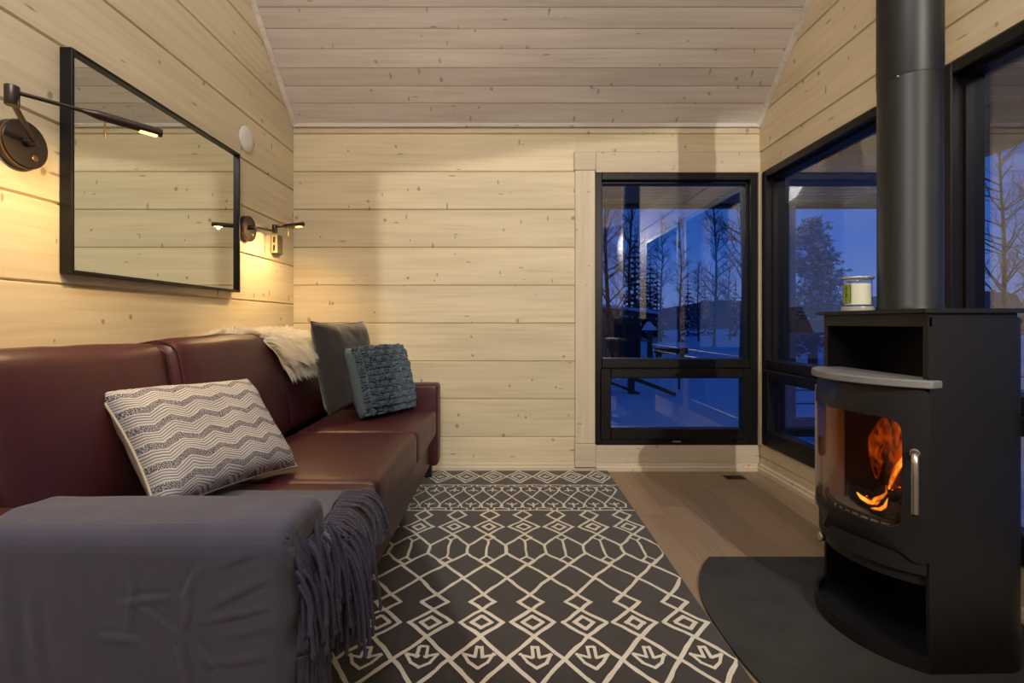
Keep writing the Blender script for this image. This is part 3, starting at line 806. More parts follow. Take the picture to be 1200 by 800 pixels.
def th_base(t):
    i = min(int(t), NP-2); f = t-i
    y = pathp[i][0]*(1-f)+pathp[i+1][0]*f; z_ = pathp[i][1]*(1-f)+pathp[i+1][1]*f
    i0, i1 = max(0, i-1), min(NP-1, i+2)
    ty, tz = pathp[i1][0]-pathp[i0][0], pathp[i1][1]-pathp[i0][1]; l = math.hypot(ty, tz)
    return y, z_, -tz/l, ty/l       # normal: left of direction of travel
XF = -.443
def face_pt(px_, py_): return (px_-592)/F*.92, 1.07-(py_-378)/F*.92
CREASES = []
for (ax, ay, bx, by, A_, w_) in ((158, 664, 166, 706, .007, .005), (140, 700, 200, 694, .006, .005), (166, 706, 214, 738, .006, .005), (120, 738, 166, 742, .007, .006), (166, 742, 190, 778, .006, .005),
        (160, 690, 158, 742, .005, .004), (212, 700, 228, 662, .007, .005), (214, 738, 232, 812, .007, .006), (228, 742, 262, 786, .006, .005), (319, 682, 252, 714, .004, .007), (319, 716, 232, 733, .004, .005),
        (319, 738, 268, 752, .003, .008), (319, 775, 240, 782, .0035, .007), (306, 650, 262, 668, .003, .008), (100, 660, 112, 720, .004, .008), (50, 690, 60, 790, .005, .010), (20, 660, 30, 800, .005, .012), (232, 692, 222, 740, .006, .005)):
    CREASES.append(face_pt(ax, ay)+face_pt(bx, by)+(A_, w_))
def th_pt(t, x):
    y, z_, ny, nzz = th_base(t)
    xo = 0
    s = t/(NP-1)
    wr_ = .0
    if y < .95:   # near face wrinkles
        wr_ = .004*nz((x*5, z_*4, 1))
        for (ax, az, bx, bz, A_, w_) in CREASES:
            dx, dz = bx-ax, bz-az; l2 = dx*dx+dz*dz; q = ((x-ax)*dx+(z_-az)*dz)/l2
            if q < -.15 or q > 1.15: continue
            sd = ((x-ax)*dz-(z_-az)*dx)/math.sqrt(l2)+.004*nz((x*20, z_*20, 2))
            fo = max(0, 1-abs(q-.5)*2*.87)**.6
            wr_ += .75*A_*fo*(math.exp(-((sd-w_*1.3)/(w_*1.5))**2)-.9*math.exp(-(sd/w_)**2))
        wr_ += .006
    elif y > 1.15: wr_ = .005*nz((x*7, y*7, 2))+.003
    else: wr_ = .004*nz((x*9, y*9, 3))+.003
    if x <= XF: 
        return Vector((x, y+ny*wr_, z_+nzz*wr_))
    d = x-XF; r = .02
    a = min(d/r, PI/2); xx = XF+r*math.sin(a); inn = r*(1-math.cos(a))+max(0, d-r*PI/2)
    return Vector((xx+.004*nz((y*20, z_*20, d*9)), y+ny*(wr_-inn), z_+nzz*(wr_-inn)))
def left_edge(t):
    y = th_base(t)[0]
    return -1.02+.03*nz((t*.3, 1, 1)) if y < 1.14 else -1.02+.02*nz((t*.4, 2, 1))
OV = .075
def xr_edge(t):
    y = th_base(t)[0]
    if y < 1.16: return XF+OV
    return XF+OV+(-.052-OV)*min(1, (y-1.16)/.12)-.035*max(0, (y-1.28)/.3)
NU, NT = 120, NP*8
V = []; Fs = []
for j in range(NT+1):
    t = j/NT*(NP-1)
    for i in range(NU+1):
        u = i/NU; x = left_edge(t)*(1-u)+(xr_edge(t)+.008*nz((t*.5, 4, 4)))*u
        V.append(th_pt(t, x)-TO)
for j in range(NT):
    for i in range(NU): Fs.append((j*(NU+1)+i, j*(NU+1)+i+1, (j+1)*(NU+1)+i+1, (j+1)*(NU+1)+i))
cl = MB().add(V, Fs).build('cloth', M['throw'], th, 80)
so = cl.modifiers.new('s', 'SOLIDIFY'); so.thickness = .004; so.offset = 1
# a loose fold hanging in front of the arm
def fold(u, v):
    y = .965+.13*u+.015*math.sin(v*3); z_ = .60-.20*v-.05*u
    return Vector((-.418+.022*math.sin(u*PI)*(.4+v)+.01*nz((u*3, v*3, 1)), y, z_))-TO
V, Fs = grid(fold, 10, 12)
o = MB().add(V, Fs).build('cloth_fold', M['throw'], th, 80); so = o.modifiers.new('s', 'SOLIDIFY'); so.thickness = .004
random.seed(21)
fr = MB()
def tassel(p0, d0, ln, r=.0038):
    pts = []; p = Vector(p0); d = Vector(d0).normalized(); n = 9; y0 = p.y
    if y0 > 1.16: ln += .07; p.z = max(p.z, .522)
    ph = random.uniform(0, 6); lean = Vector((random.uniform(.0, .10), random.uniform(-.22, .22), 0))
    for i in range(n):
        pts.append(p.copy()); d = (d+Vector((lean.x*.35, lean.y*.35, -.62))).normalized()
        if p.z > .505 and p.x < -.462 and y0 > 1.16: d = Vector((.95, lean.y, -.04)).normalized()
        p = p+d*(ln/n)+Vector((0, .0025*math.sin(ph+i*1.3), 0))
        if p.x < XF+.024 and not (y0 > 1.16 and p.z > .49): p.x = XF+.024+random.uniform(0, .006)
    # twisted cord: alternate radius reads as the ply
    if y0 > 1.16: pts = [Vector((max(a.x, -.449) if a.z < .49 else a.x, a.y, a.z)) for a in pts]
    q = []; rr = []
    for i in range(len(pts)-1):
        for k in range(4):
            q.append(pts[i].lerp(pts[i+1], k/4)-TO); rr.append(r*(1+.22*(1 if (i*4+k) % 2 else -1)))
    q.append(pts[-1]-TO); rr.append(r*1.5); q.append(pts[-1]+Vector((0, 0, -.008))-TO); rr.append(r*.8)
    fr.tube(q, rr, 5)
for k in range(150):
    t = 5.0+(NP-1-5.0)*k/149
    y, z_, ny, nzz = th_base(t)
    if z_ < .42 and y < .95: continue
    p = th_pt(t, xr_edge(t))
    dd = Vector((.45, -ny*.5, -nzz*.5-.2))
    tassel(p+Vector((.003, 0, 0)), dd, random.uniform(.15, .20) if y > 1.12 else random.uniform(.17, .24))
for k in range(60):   # extra thickness where the throw crosses from arm to seat
    y = random.uniform(.95, 1.30); z_ = .60 if y < 1.12 else .48
    tassel((XF+.03+random.uniform(0, .02), y, z_+random.uniform(-.06, .03)), (.5, random.uniform(-.2, .2), -.3), random.uniform(.14, .22))
for k in range(34):   # tassels below the fold
    u = k/33; p = fold(u, 1.0)+TO
    tassel(p+Vector((.004, 0, 0)), (.12, 0, -1), random.uniform(.14, .19))
tag(fr.build('fringe', M['fringe'], th, 60), 'twisted cord fringe', kind='stuff')

# ------------------------------------------------------------------ mirror
mi_ = empty('wall_mirror', (XL+.001, 2.187, 1.628), 0, 'large rectangular mirror in slim black frame on the left log wall', 'mirror')
hw, hh, t = .528, .388, .043; f = MB()
for a, b_ in (((0, -hw, -hh), (t, -hw+.012, hh)), ((0, hw-.012, -hh), (t, hw, hh)), ((0, -hw+.012, hh-.012), (t, hw-.012, hh)), ((0, -hw+.012, -hh), (t, hw-.012, -hh+.012))): f.bbox(a, b_, .0015)
f.build('frame', M['black_metal'], mi_)
MB().box((.010, -hw+.008, -hh+.008), (.026, hw-.008, hh-.008)).build('mirror_glass', M['mirror'], mi_)

# ------------------------------------------------------------------ sconces
def sconce(label, y, z_, knee, head0, head1, cone):
    s = empty('wall_sconce', (XL+.001, y, z_), 0, label, 'sconce', 'swing arm sconces beside the mirror')
    O = Vector((XL+.001, y, z_)); Rx = Matrix.Rotation(PI/2, 4, 'Y')
    MB().lathe([(.074, 0), (.074, .026), (.071, .030), (.05, .0305)], 40, Rx).build('backplate', M['bronze'], s, 40)
    MB().lathe([(.0748, .022), (.0752, .0245), (.0748, .027)], 40, Rx, caps=False).build('rim', M['bronze_lt'], s, 60)
    MB().lathe([(.0105, 0), (.0105, .003), (.008, .004)], 16, Matrix.Translation((.030, .026, -.036)) @ Rx).build('button', M['bronze_lt'], s, 40)
    k = Vector(knee)-O
    b0 = Vector((.030, 0, .006))
    MB().lathe([(.013, -.004), (.013, .03), (.010, .034)], 16, Matrix.Translation(b0) @ Rx).build('boss', M['bronze'], s, 40)
    b1 = b0+Vector((.024, 0, .004))
    MB().tube([b1, k-Vector((0, 0, .014))], .0075, 12).build('lower_arm', M['bronze'], s, 40)
    MB().lathe([(.015, -.026), (.016, -.024), (.016, .024), (.015, .026)], 20, Matrix.Translation(k)).build('knuckle', M['bronze'], s, 40)
    h0, h1 = Vector(head0)-O, Vector(head1)-O; d = (h1-h0).normalized()
    kk = k+Vector((0, 0, .012))
    MB().tube([kk, h0-d*.02], .0058, 12).build('upper_arm', M['bronze'], s, 40)
    hd = MB().tube([h0-d*.03, h0, h0+d*.006, h1-d*.01, h1-d*.0098, h1], [.0062, .0125, .0135, .0135, .0128, .0128], 20).build('lamp_head', M['bronze'], s, 40)
    side = d.cross(Vector((0, 0, 1))).normalized()
    m0 = h1-d*.058; V = []
    for (q, w_) in ((m0, 1), (m0+d*.045, 1)):
        for ss in (-1, 1):
            for zz in (-.0150, -.0105): V.append(q+side*ss*.0075+Vector((0, 0, zz)))
    MB().add(V, [(0,1,3,2),(4,6,7,5),(0,2,6,4),(1,5,7,3),(0,4,5,1),(2,3,7,6)]).build('led_strip', M['led'], s)
    MB().tube([h0+d*.02-Vector((0, 0, .012)), h0+d*.02-Vector((0, 0, .062))], .0022, 8).build('pull_pin', M['bronze_lt'], s, 40)
    l = lamp('sconce_light', 'SPOT', O+m0+d*.022-Vector((0, 0, .018)), 22, LED, .008, spot_size=math.radians(165), spot_blend=.8)
    l.parent = s; l.matrix_parent_inverse = Matrix.Translation(-O)
    if cone: l.rotation_euler = cone
    return s
sconce('bronze swing arm sconce nearest the camera, arm crossing the mirror', 1.515, 1.628, (-1.315, 1.29, 1.675), (-1.205, 1.425, 1.683), (-1.10, 1.55, 1.676), (0, .35, 0))
sconce('bronze swing arm sconce beyond the mirror near the room corner', 2.845, 1.622, (-1.455, 3.055, 1.662), (-1.36, 3.00, 1.668), (-1.225, 2.935, 1.668), (0, .35, 0))
vt = empty('round_vent', (XL+.001, 2.85, 2.15), 0, 'round white disc vent cover on the left wall above the far sconce', 'vent')
Rx = Matrix.Rotation(PI/2, 4, 'Y')
MB().lathe([(.072, 0), (.075, .006), (.07, .012), (.03, .016)], 40, Rx).build('cover', M['white_pl'], vt, 50)
MB().lathe([(.05, 0), (.05, .008)], 32, Rx).build('collar', M['white_pl'], vt, 50)
sb = empty('wall_box', (XL+.001, 3.2, 1.585), 0, 'small grey and cream wall box with two slots under the far sconce', 'wall box')
MB().bbox((0, -.04, -.062), (.040, .04, .062), .004).build('housing', M['grey_pl'], sb)
MB().bbox((.002, -.046, -.060), (.042, -.040, .060), .002).build('side_cover', M['cream_pl'], sb)
for zz in (.027, -.027): MB().bbox((.017, -.048, zz-.019), (.028, -.0455, zz+.019), .001).build('slot', M['dark_pl'], sb)

# ------------------------------------------------------------------ stove
CX, CY, R = 1.431, 1.70, .286
AE = math.degrees(math.atan2(.24, .151))
def arc(r, a): a = math.radians(a); return (CX-r*math.cos(a), CY-r*math.sin(a))
stove = empty('wood_stove', (1.45, 1.70, .012), 0, 'black steel wood stove with bowed glass door and log niche on slate hearth', 'stove')
SO = Vector((1.45, 1.70, .012))
def sv(o): o.parent = stove; o.matrix_parent_inverse = Matrix.Translation(-SO); return o
def rr_outline(x0, x1, y0, y1, r, n=6):
    pts = [(x0, y0)]
    for i in range(n+1):
        a = -PI/2+PI/2*i/n; pts.append((x1-r+r*math.cos(a), y0+r+r*math.sin(a)))
    for i in range(n+1):
        a = PI/2*i/n; pts.append((x1-r+r*math.cos(a), y1-r+r*math.sin(a)))
    pts.append((x0, y1)); return pts
out = rr_outline(1.28, 1.608, 1.46, 1.94, .085); inn = rr_outline(1.28, 1.596, 1.472, 1.928, .075)
n = len(out); mb = MB()
V = [(x, y, zz) for zz in (.012, 1.086) for ring in (out, inn) for x, y in ring]
Fs = []
for k in range(n-1):
    Fs += [(k, k+1, 2*n+k+1, 2*n+k), (n+k, 3*n+k, 3*n+k+1, n+k+1), (k, n+k, n+k+1, k+1), (2*n+k, 2*n+k+1, 3*n+k+1, 3*n+k)]
Fs += [(0, 2*n, 3*n, n), (n-1, 2*n-1, 4*n-1, 3*n-1)]
sv(mb.add(V, Fs).build('body_shell', M['stove'], None, 35))
base = [arc(R, AE-2*AE*i/32) for i in range(33)]
bpoly = base+[p for p in reversed(inn[1:-1])]
sv(MB().prism([arc(R+.004, AE-2*AE*i/32) for i in range(33)]+[(1.5, 1.94), (1.5, 1.46)], .012, .030).build('base_plate', M['stove'], None, 30))
def arcwall(r0, r1, a0, a1, z0, z1, n=28):
    V = []; Fs = []
    for i in range(n+1):
        a = a0+(a1-a0)*i/n
        for r in (r0, r1):
            for zz in (z0, z1): V.append(arc(r, a)+(zz,))
    for i in range(n):
        o = 4*i; p = o+4
        Fs += [(o, o+1, p+1, p), (o+2, p+2, p+3, o+3), (o, p, p+2, o+2), (o+1, o+3, p+3, p+1)]
    Fs += [(0, 2, 3, 1), (4*n, 4*n+1, 4*n+3, 4*n+2)]
    return V, Fs
sv(MB().add(*arcwall(R+.004, R-.008, AE, -AE, .030, .058)).build('base_rim', M['stove'], None, 35))
sv(MB().prism([arc(R-.01, AE-2*AE*i/32) for i in range(33)], .300, .352).build('ash_drawer', M['stove_in'], None, 30))
sv(MB().add(*arcwall(R-.028, R-.05, AE, -AE, .262, .30)).build('ash_lip', M['stove'], None, 35))
sv(MB().prism([arc(R-.03, AE-2*AE*i/24) for i in range(25)]+[(1.57, 1.925), (1.57, 1.475)], .290, .302).build('storage_ceiling', M['stove_in'], None, 30))
sv(MB().box((1.57, 1.49, .03), (1.58, 1.91, 1.08)).build('back_plate', M['stove_in'], None))
# door with a bowed opening (round corners)
GA0, GA1, GZ0, GZ1 = 45.0, -44.0, .425, .772
door = MB(); na, nzr = 60, 44
ZD0, ZD1 = .338, .866
def inside(a, zz):
    ca, cz = (GA0+GA1)/2, (GZ0+GZ1)/2; ha, hz = (GA0-GA1)/2, (GZ1-GZ0)/2
    dx = (abs(a-ca)-ha)*math.radians(1)*R; dz = abs(zz-cz)-hz; r = .028
    qx, qz = dx+r, dz+r
    return math.hypot(max(qx, 0), max(qz, 0))+min(max(qx, qz), 0)-r < 0
# build rings: outline of the opening and outer outline joined radially
m = 96; ring_in = []; ring_out = []
for i in range(m):
    th_ = 2*PI*i/m; c, s = math.cos(th_), math.sin(th_)
    ca, cz = (GA0+GA1)/2, (GZ0+GZ1)/2
    def march(box_a, box_z, r, ca_, cz_):
        # superellipse style rounded rectangle, exact enough for a door opening
        p = 2.0/(10.0 if r else 40.0)
        return (ca_+box_a*math.copysign(abs(c)**p, c), cz_+box_z*math.copysign(abs(s)**p, s))
    ring_in.append(march((GA0-GA1)/2, (GZ1-GZ0)/2, 1, ca, cz))
    ring_out.append(march(AE, (ZD1-ZD0)/2, 0, 0, (ZD1+ZD0)/2))
nl = 7; V = []
for r in (R, R-.018):
    for q in range(nl+1):
        f_ = q/nl
        for i in range(m):
            a = ring_in[i][0]*(1-f_)+ring_out[i][0]*f_; zz = ring_in[i][1]*(1-f_)+ring_out[i][1]*f_
            V.append(arc(r, a)+(zz,))
Fs = []; off = (nl+1)*m
for q in range(nl):
    for i in range(m):
        j = (i+1) % m
        Fs.append((q*m+i, q*m+j, (q+1)*m+j, (q+1)*m+i)); Fs.append((off+q*m+i, off+(q+1)*m+i, off+(q+1)*m+j, off+q*m+j))
for i in range(m):
    j = (i+1) % m
    Fs.append((i, off+i, off+j, j)); Fs.append((nl*m+i, nl*m+j, off+nl*m+j, off+nl*m+i))
dr = sv(MB().add(V, Fs).build('door', M['stove'], None, 35))
V, Fs = arcwall(R-.006, R-.010, GA0+1.5, GA1-1.5, GZ0-.008, GZ1+.008, 32)
g_ = MB().add(V, Fs).build('door_glass', M['stove_glass'], None, 40); sv(g_); 
a0 = math.radians(51); px_, py_ = arc(R, 51); nd = Vector((-math.cos(a0), -math.sin(a0), 0))
P = lambda zz, d: Vector((px_, py_, zz))+nd*d
hn = MB().tube([P(.672, -.002), P(.674, .018), P(.672, .028), P(.664, .036), P(.648, .040), P(.60, .043), P(.50, .046)], .0095, 14)
hn.lathe([(.013, 0), (.013, .004)], 16, Matrix.Translation(P(.672, 0)) @ nd.to_track_quat('Z', 'Y').to_matrix().to_4x4())
sv(hn.build('door_handle', M['steel'], None, 40))
sv(MB().tube([P(.492, .0465), P(.50, .046)], .007, 12).build('handle_tip', M['black_metal'], None, 40))
# soapstone shelf and niche
sh_ = [arc(R+.014, AE+1.0-2*(AE+1.0)*i/32) for i in range(33)]
mb = MB(); mb.prism(sh_+[(1.34, 1.935), (1.34, 1.468)], .871, .896)
o = sv(mb.build('stone_shelf', M['soap'], None, 30)); bv = o.modifiers.new('b', 'BEVEL'); bv.width = .004; bv.segments = 2; bv.limit_method = 'ANGLE'
sv(MB().box((1.285, 1.475, .835), (1.56, 1.925, .868)).build('niche_floor', M['stove_in'], None))
sv(MB().box((1.49, 1.473, .868), (1.50, 1.927, 1.06)).build('niche_back', M['stove_in'], None))
sv(MB().box((1.283, 1.473, 1.058), (1.56, 1.927, 1.086)).build('niche_ceiling', M['stove_in'], None))
sv(MB().bbox((1.277, 1.460, 1.057), (1.290, 1.940, 1.100), .002).build('front_fascia', M['stove'], None))
for (ya, yb) in ((1.459, 1.481), (1.919, 1.941)):
    sv(MB().bbox((1.277, ya, .897), (1.290, yb, 1.06), .002).build('front_stile', M['stove'], None))
tp = rr_outline(1.255, 1.615, 1.445, 1.955, .03); 
sv(MB().prism(tp, 1.100, 1.113).build('top_plate', M['stove'], None, 30))
sv(MB().prism(rr_outline(1.285, 1.56, 1.462, 1.938, .02), 1.086, 1.100).build('top_riser', M['stove'], None, 30))
kb = MB().lathe([(.013, 0), (.016, .004), (.016, .014), (.012, .018)], 18, Matrix.Translation((1.205, 1.83, .262)) @ Matrix.Rotation(-PI/2, 4, 'Y')); sv(kb.build('air_knob', M['steel'], None, 40))
# firebox lining
fbx = [(1.215, 1.885), (1.325, 1.89), (1.50, 1.80), (1.50, 1.60), (1.33, 1.512), (1.255, 1.515)]
def panel(a, b_, z0, z1, t=.012):
    d = Vector((b_[0]-a[0], b_[1]-a[1], 0)).normalized(); n_ = Vector((d.y, -d.x, 0))
    if n_.dot(Vector((CX-.05-a[0], CY-a[1], 0))) > 0: n_ = -n_
    A_, B_ = Vector((a[0], a[1], 0)), Vector((b_[0], b_[1], 0))
    V = [p+Vector((0, 0, zz)) for zz in (z0, z1) for p in (A_, B_, B_+n_*t, A_+n_*t)]
    return MB().add(V, [(0,3,2,1),(4,5,6,7),(0,1,5,4),(1,2,6,5),(2,3,7,6),(3,0,4,7)])
for i, mt in enumerate(('verm', 'soot', 'soot', 'soot', 'verm')):
    sv(panel(fbx[i], fbx[i+1], .36, .83).build('firebox_brick', M[mt], None))
sv(MB().prism([(1.20, 1.60), (1.20, 1.80), (1.235, 1.885), (1.325, 1.89), (1.50, 1.80), (1.50, 1.60), (1.33, 1.512), (1.255, 1.53)], .353, .395).build('firebox_floor', M['verm'], None, 30))
sv(MB().prism([(1.24, 1.60), (1.24, 1.80), (1.26, 1.88), (1.50, 1.80), (1.50, 1.60), (1.27, 1.52)], .775, .79).build('baffle', M['soot'], None, 30))
for a_, t_ in (((1.16, 1.66, .395), 0),):
    gr = MB()
    for k in range(12):
        a = 38-7*k; x, y = arc(R-.035, a); gr.tube([(x, y, .40), (x, y, .432)], .004, 6)
    gr.add(*arcwall(R-.03, R-.04, 40, -42, .428, .436))
    sv(gr.build('log_guard', M['soot'], None, 40))
# firewood and fire
def fire_log(label, a, b_, r):
    a, b_ = Vector(a), Vector(b_); pts = []; rr = []
    for i in range(9):
        t = i/8; p = a.lerp(b_, t); pts.append(p-a+Vector((0, .006*math.sin(t*5), .003*math.sin(t*9)))); rr.append(r*(1+.12*math.sin(i*2.3)))
    o = empty('firewood_log', a, 0, label, 'firewood', 'logs burning in the stove')
    MB().tube(pts, rr, 12).build('charred_bark', M['char'], o, 50)
    em = MB()
    for i in range(7):
        p = a.lerp(b_, .2+.1*i)-a; em.ball(p+Vector((-.5*r, -.5*r, r*.62)), (.005, .006, .003), 6, 4)
    em.build('ember', M['ember'], o, 50)
fire_log('charred split log lying across the fire grate', (1.30, 1.57, .425), (1.32, 1.83, .430), .030)
fire_log('charred log behind, leaning on the rear firebrick', (1.42, 1.60, .425), (1.44, 1.78, .45), .028)
fire_log('short glowing log lying on top of the other two', (1.29, 1.66, .476), (1.43, 1.72, .482), .024)
fire = empty('fire', (1.33, 1.66, .45), 0, 'orange flames burning behind the stove glass', 'fire')
FO = Vector((1.33, 1.66, .45))
def tongue(pts, rad, mat, n=10):
    fine = []; rr = []
    for i in range(len(pts)-1):
        for k in range(5):
            t = k/5; fine.append(Vector(pts[i]).lerp(Vector(pts[i+1]), t)-FO); rr.append(rad[i]*(1-t)+rad[i+1]*t)
    fine.append(Vector(pts[-1])-FO); rr.append(rad[-1])
    mb = MB().tube(fine, rr, n)
    o = mb.build('flame', M[mat], fire, 70)
# low bright curls on the logs
tongue([(1.235, 1.70, .475), (1.245, 1.69, .460), (1.255, 1.67, .452), (1.262, 1.645, .456), (1.265, 1.63, .470)], [.002, .008, .009, .007, .001], 'flame_hot')
tongue([(1.262, 1.665, .448), (1.262, 1.65, .468), (1.270, 1.632, .482), (1.275, 1.62, .50), (1.280, 1.625, .525)], [.004, .008, .007, .004, .001], 'flame_hot')
tongue([(1.245, 1.645, .440), (1.255, 1.62, .446), (1.26, 1.605, .462), (1.265, 1.60, .49)], [.003, .007, .006, .001], 'flame_hot')
# tall soft flames rising to the right
tongue([(1.36, 1.77, .50), (1.365, 1.78, .57), (1.37, 1.77, .64), (1.375, 1.74, .70), (1.38, 1.70, .76)], [.006, .024, .036, .032, .008], 'flame_soft', 14)
tongue([(1.315, 1.665, .485), (1.318, 1.65, .53), (1.325, 1.635, .58), (1.34, 1.605, .64), (1.35, 1.585, .70)], [.002, .007, .010, .009, .001], 'flame_hot')
tongue([(1.33, 1.67, .50), (1.33, 1.645, .55), (1.34, 1.62, .61), (1.345, 1.605, .67), (1.35, 1.64, .74), (1.36, 1.70, .77)], [.010, .024, .034, .040, .036, .010], 'flame_soft', 14)
tongue([(1.36, 1.64, .52), (1.36, 1.61, .58), (1.37, 1.58, .65), (1.38, 1.57, .72), (1.38, 1.60, .77)], [.008, .020, .036, .04, .012], 'flame_soft', 14)
tongue([(1.38, 1.74, .53), (1.39, 1.72, .60), (1.39, 1.70, .68), (1.39, 1.71, .75)], [.008, .025, .036, .01], 'flame_soft', 14)
tongue([(1.30, 1.64, .52), (1.305, 1.62, .58), (1.315, 1.60, .65), (1.32, 1.585, .70), (1.325, 1.59, .755)], [.003, .012, .016, .014, .002], 'flame_soft')
lamp('fire_light', 'POINT', (1.40, 1.63, .60), .4, lin((255, 120, 40)), .05).parent = None
# flue pipe
fp = empty('flue_pipe', (1.42, 1.70, 1.113), 0, 'tall black round flue pipe rising from the stove to the ceiling', 'pipe')
MB().lathe([(.094, 0), (.094, .012), (.0915, .016), (.0915, .80)], 56).build('lower_section', M['pipe'], fp, 40)
MB().lathe([(.0925, .80), (.0932, .802), (.0932, 2.76)], 56).build('upper_section', M['pipe'], fp, 40)
MB().ball((-.080, -.049, .797), .004, 8, 5).build('screw', M['steel'], fp, 60)
# candle jar
cj = empty('candle_jar', (1.292, 1.775, 1.113), 0, 'white candle in glass jar with green label on the stove top', 'candle')
MB().lathe([(.050, 0), (.051, .004), (.050, .017), (.045, .021), (.0445, .112), (.048, .116), (.049, .120), (.046, .120), (.0425, .112), (.0425, .022), (.001, .021)], 40, caps=False).build('glass_jar', M['jar_glass'], cj, 40)
MB().lathe([(.0415, .0225), (.0415, .098), (.034, .1), (.004, .0985)], 36).build('wax', M['wax'], cj, 40)
MB().lathe([(.0445, .1135), (.0495, .1155), (.0515, .1195), (.0495, .1235), (.0455, .121)], 40, caps=False).build('silver_rim', M['silver'], cj, 50)
MB().lathe([(.051, 0), (.0515, .006), (.050, .016)], 40).build('jar_base', M['jar_frost'], cj, 40)
MB().tube([(0, 0, .098), (.001, 0, .108)], .001, 6).build('wick', M['dark_pl'], cj, 40)
def curved(a0, a1, z0, z1, r, n=10):
    V = []; Fs = []
    for i in range(n+1):
        a = math.radians(a0+(a1-a0)*i/n)
        for rr_ in (r, r+.0006):
            for zz in (z0, z1): V.append((rr_*math.cos(a), rr_*math.sin(a), zz))
    for i in range(n):
        o = 4*i; p = o+4; Fs += [(o, o+1, p+1, p), (o+2, p+2, p+3, o+3), (o, p, p+2, o+2), (o+1, o+3, p+3, p+1)]
    Fs += [(0, 2, 3, 1), (4*n, 4*n+1, 4*n+3, 4*n+2)]
    return MB().add(V, Fs)
lb = curved(154, 210, .030, .097, .0451).build('label', M['label'], cj, 40)
curved(176, 179, .032, .095, .0458, 2).build('label_stripe', M['label_lt'], lb)
for (a0, a1, z0, z1) in ((8, 13, .052, .064), (8, 13, .078, .086), (3, 5, .036, .09), (27.5, 30, .030, .097)): curved(180+a0, 180+a1, z0, z1, .0458, 2).build('label_print', M['label_dark'], lb)

# ------------------------------------------------------------------ outside: porch roof, post, rail, snow, shed, trees
po = empty('porch_roof', (2.0, 4.5, 2.4), 0, 'brown board porch roof over the terrace outside the windows', 'roof')
PO = Vector((2.0, 4.5, 2.4))
k = 0; y = YB+.13
def board(a, b_, par, O, name='soffit_board', mat='soffit'):
    c = [(a[i]+b_[i])/2 for i in range(3)]; h = [(b_[i]-a[i])/2 for i in range(3)]
    return MB().bbox([-v for v in h], h, .006).build(name, M[mat], par, loc=Vector(c)-O)
while y < 5.38:
    board((-.4, y, 2.40), (3.8, y+.118, 2.425), po, PO); y += .12
y = -1.0
while y < YB+.12:
    board((XR+.13, y, 2.40), (3.8, y+.118, 2.425), po, PO); y += .12
board((-.5, 5.40, 2.365), (4.5, 5.52, 2.60), po, PO, 'fascia_beam', 'timber')
board((XR+.12, -1.1, 2.425), (3.82, 5.5, 2.50), po, PO, 'roof_deck', 'timber'); board((-.5, YB+.12, 2.425), (XR+.12, 5.5, 2.50), po, PO, 'roof_deck', 'timber')
# beam under the porch roof with a rounded end
pts = [(XR+.13, 2.398), (XR+.13, 2.06), (2.78, 2.06)]+[(2.78+.42*math.sin(a), 2.06+.30*(1-math.cos(a))) for a in [PI/2*i/10 for i in range(1, 11)]]+[(3.2, 2.398)]
V = [(x, yy, z_) for yy in (-.09, .09) for x, z_ in pts]; n = len(pts)
rb = MB().add(V, [tuple(range(n)), tuple(range(2*n-1, n-1, -1))]+[(i, n+i, n+(i+1)%n, (i+1)%n) for i in range(n)]).build('porch_beam', M['soffit'], loc=(0, 2.95, 0))
tag(rb, 'pale porch beam with rounded end outside the window behind the stove', 'beam')
pp = empty('porch_post', (3.13, 5.44, -.3), 0, 'dark square porch post outside the right hand window', 'post')
MB().bbox((-.09, -.09, 0), (.09, .09, 2.66), .01).build('shaft', M['dark_timber'], pp)
MB().bbox((-.11, -.11, 0), (.11, .11, .1), .01).build('foot', M['dark_timber'], pp)
rl = empty('porch_railing', (3.23, 5.44, 0), 0, 'dark terrace railing with thin wires outside the right hand window', 'railing')
MB().bbox((0, -.07, .93), (4.2, .07, 1.10), .01).build('top_rail', M['dark_timber'], rl)
MB().bbox((0, -.06, -.20), (4.2, .06, .0), .01).build('bottom_rail', M['dark_timber'], rl)
for zz in (.16, .31, .46): MB().tube([(0, 0, zz), (4.2, 0, zz)], .009, 6).build('wire', M['black_metal'], rl)
MB().bbox((4.1, -.06, -.4), (4.2, .06, 1.1), .01).build('end_post', M['dark_timber'], rl)
# snow ground
def ground_z(x, y):
    d = math.hypot(x-2, y-5)
    z_ = -.34+.10*nz((x*.25, y*.25, 1))+.05*nz((x*.7, y*.7, 4))
    if d > 6: z_ += min(1, (d-6)/14)*(.42+.25*nz((x*.12, y*.12, 7)))
    z_ += .38*math.exp(-(((x-4.7)/1.1)**2+((y-12.8)/.9)**2))
    return z_
V, Fs = grid(lambda u, v: (-26+72*u, YB+.16+64*v**1.6, ground_z(-26+72*u, YB+.16+64*v**1.6)), 130, 90)
sg = MB().add(V, Fs).build('ground_snow', M['snow'], None, 180); tag(sg, kind='structure')
V, Fs = grid(lambda u, v: (XR+.16+44*u**1.6, -14+(14+YB+.16)*v, ground_z(XR+.16+44*u**1.6, -14+(14+YB+.16)*v)), 60, 40)
sg2 = MB().add(V, Fs).build('ground_snow', M['snow'], None, 180); tag(sg2, kind='structure')
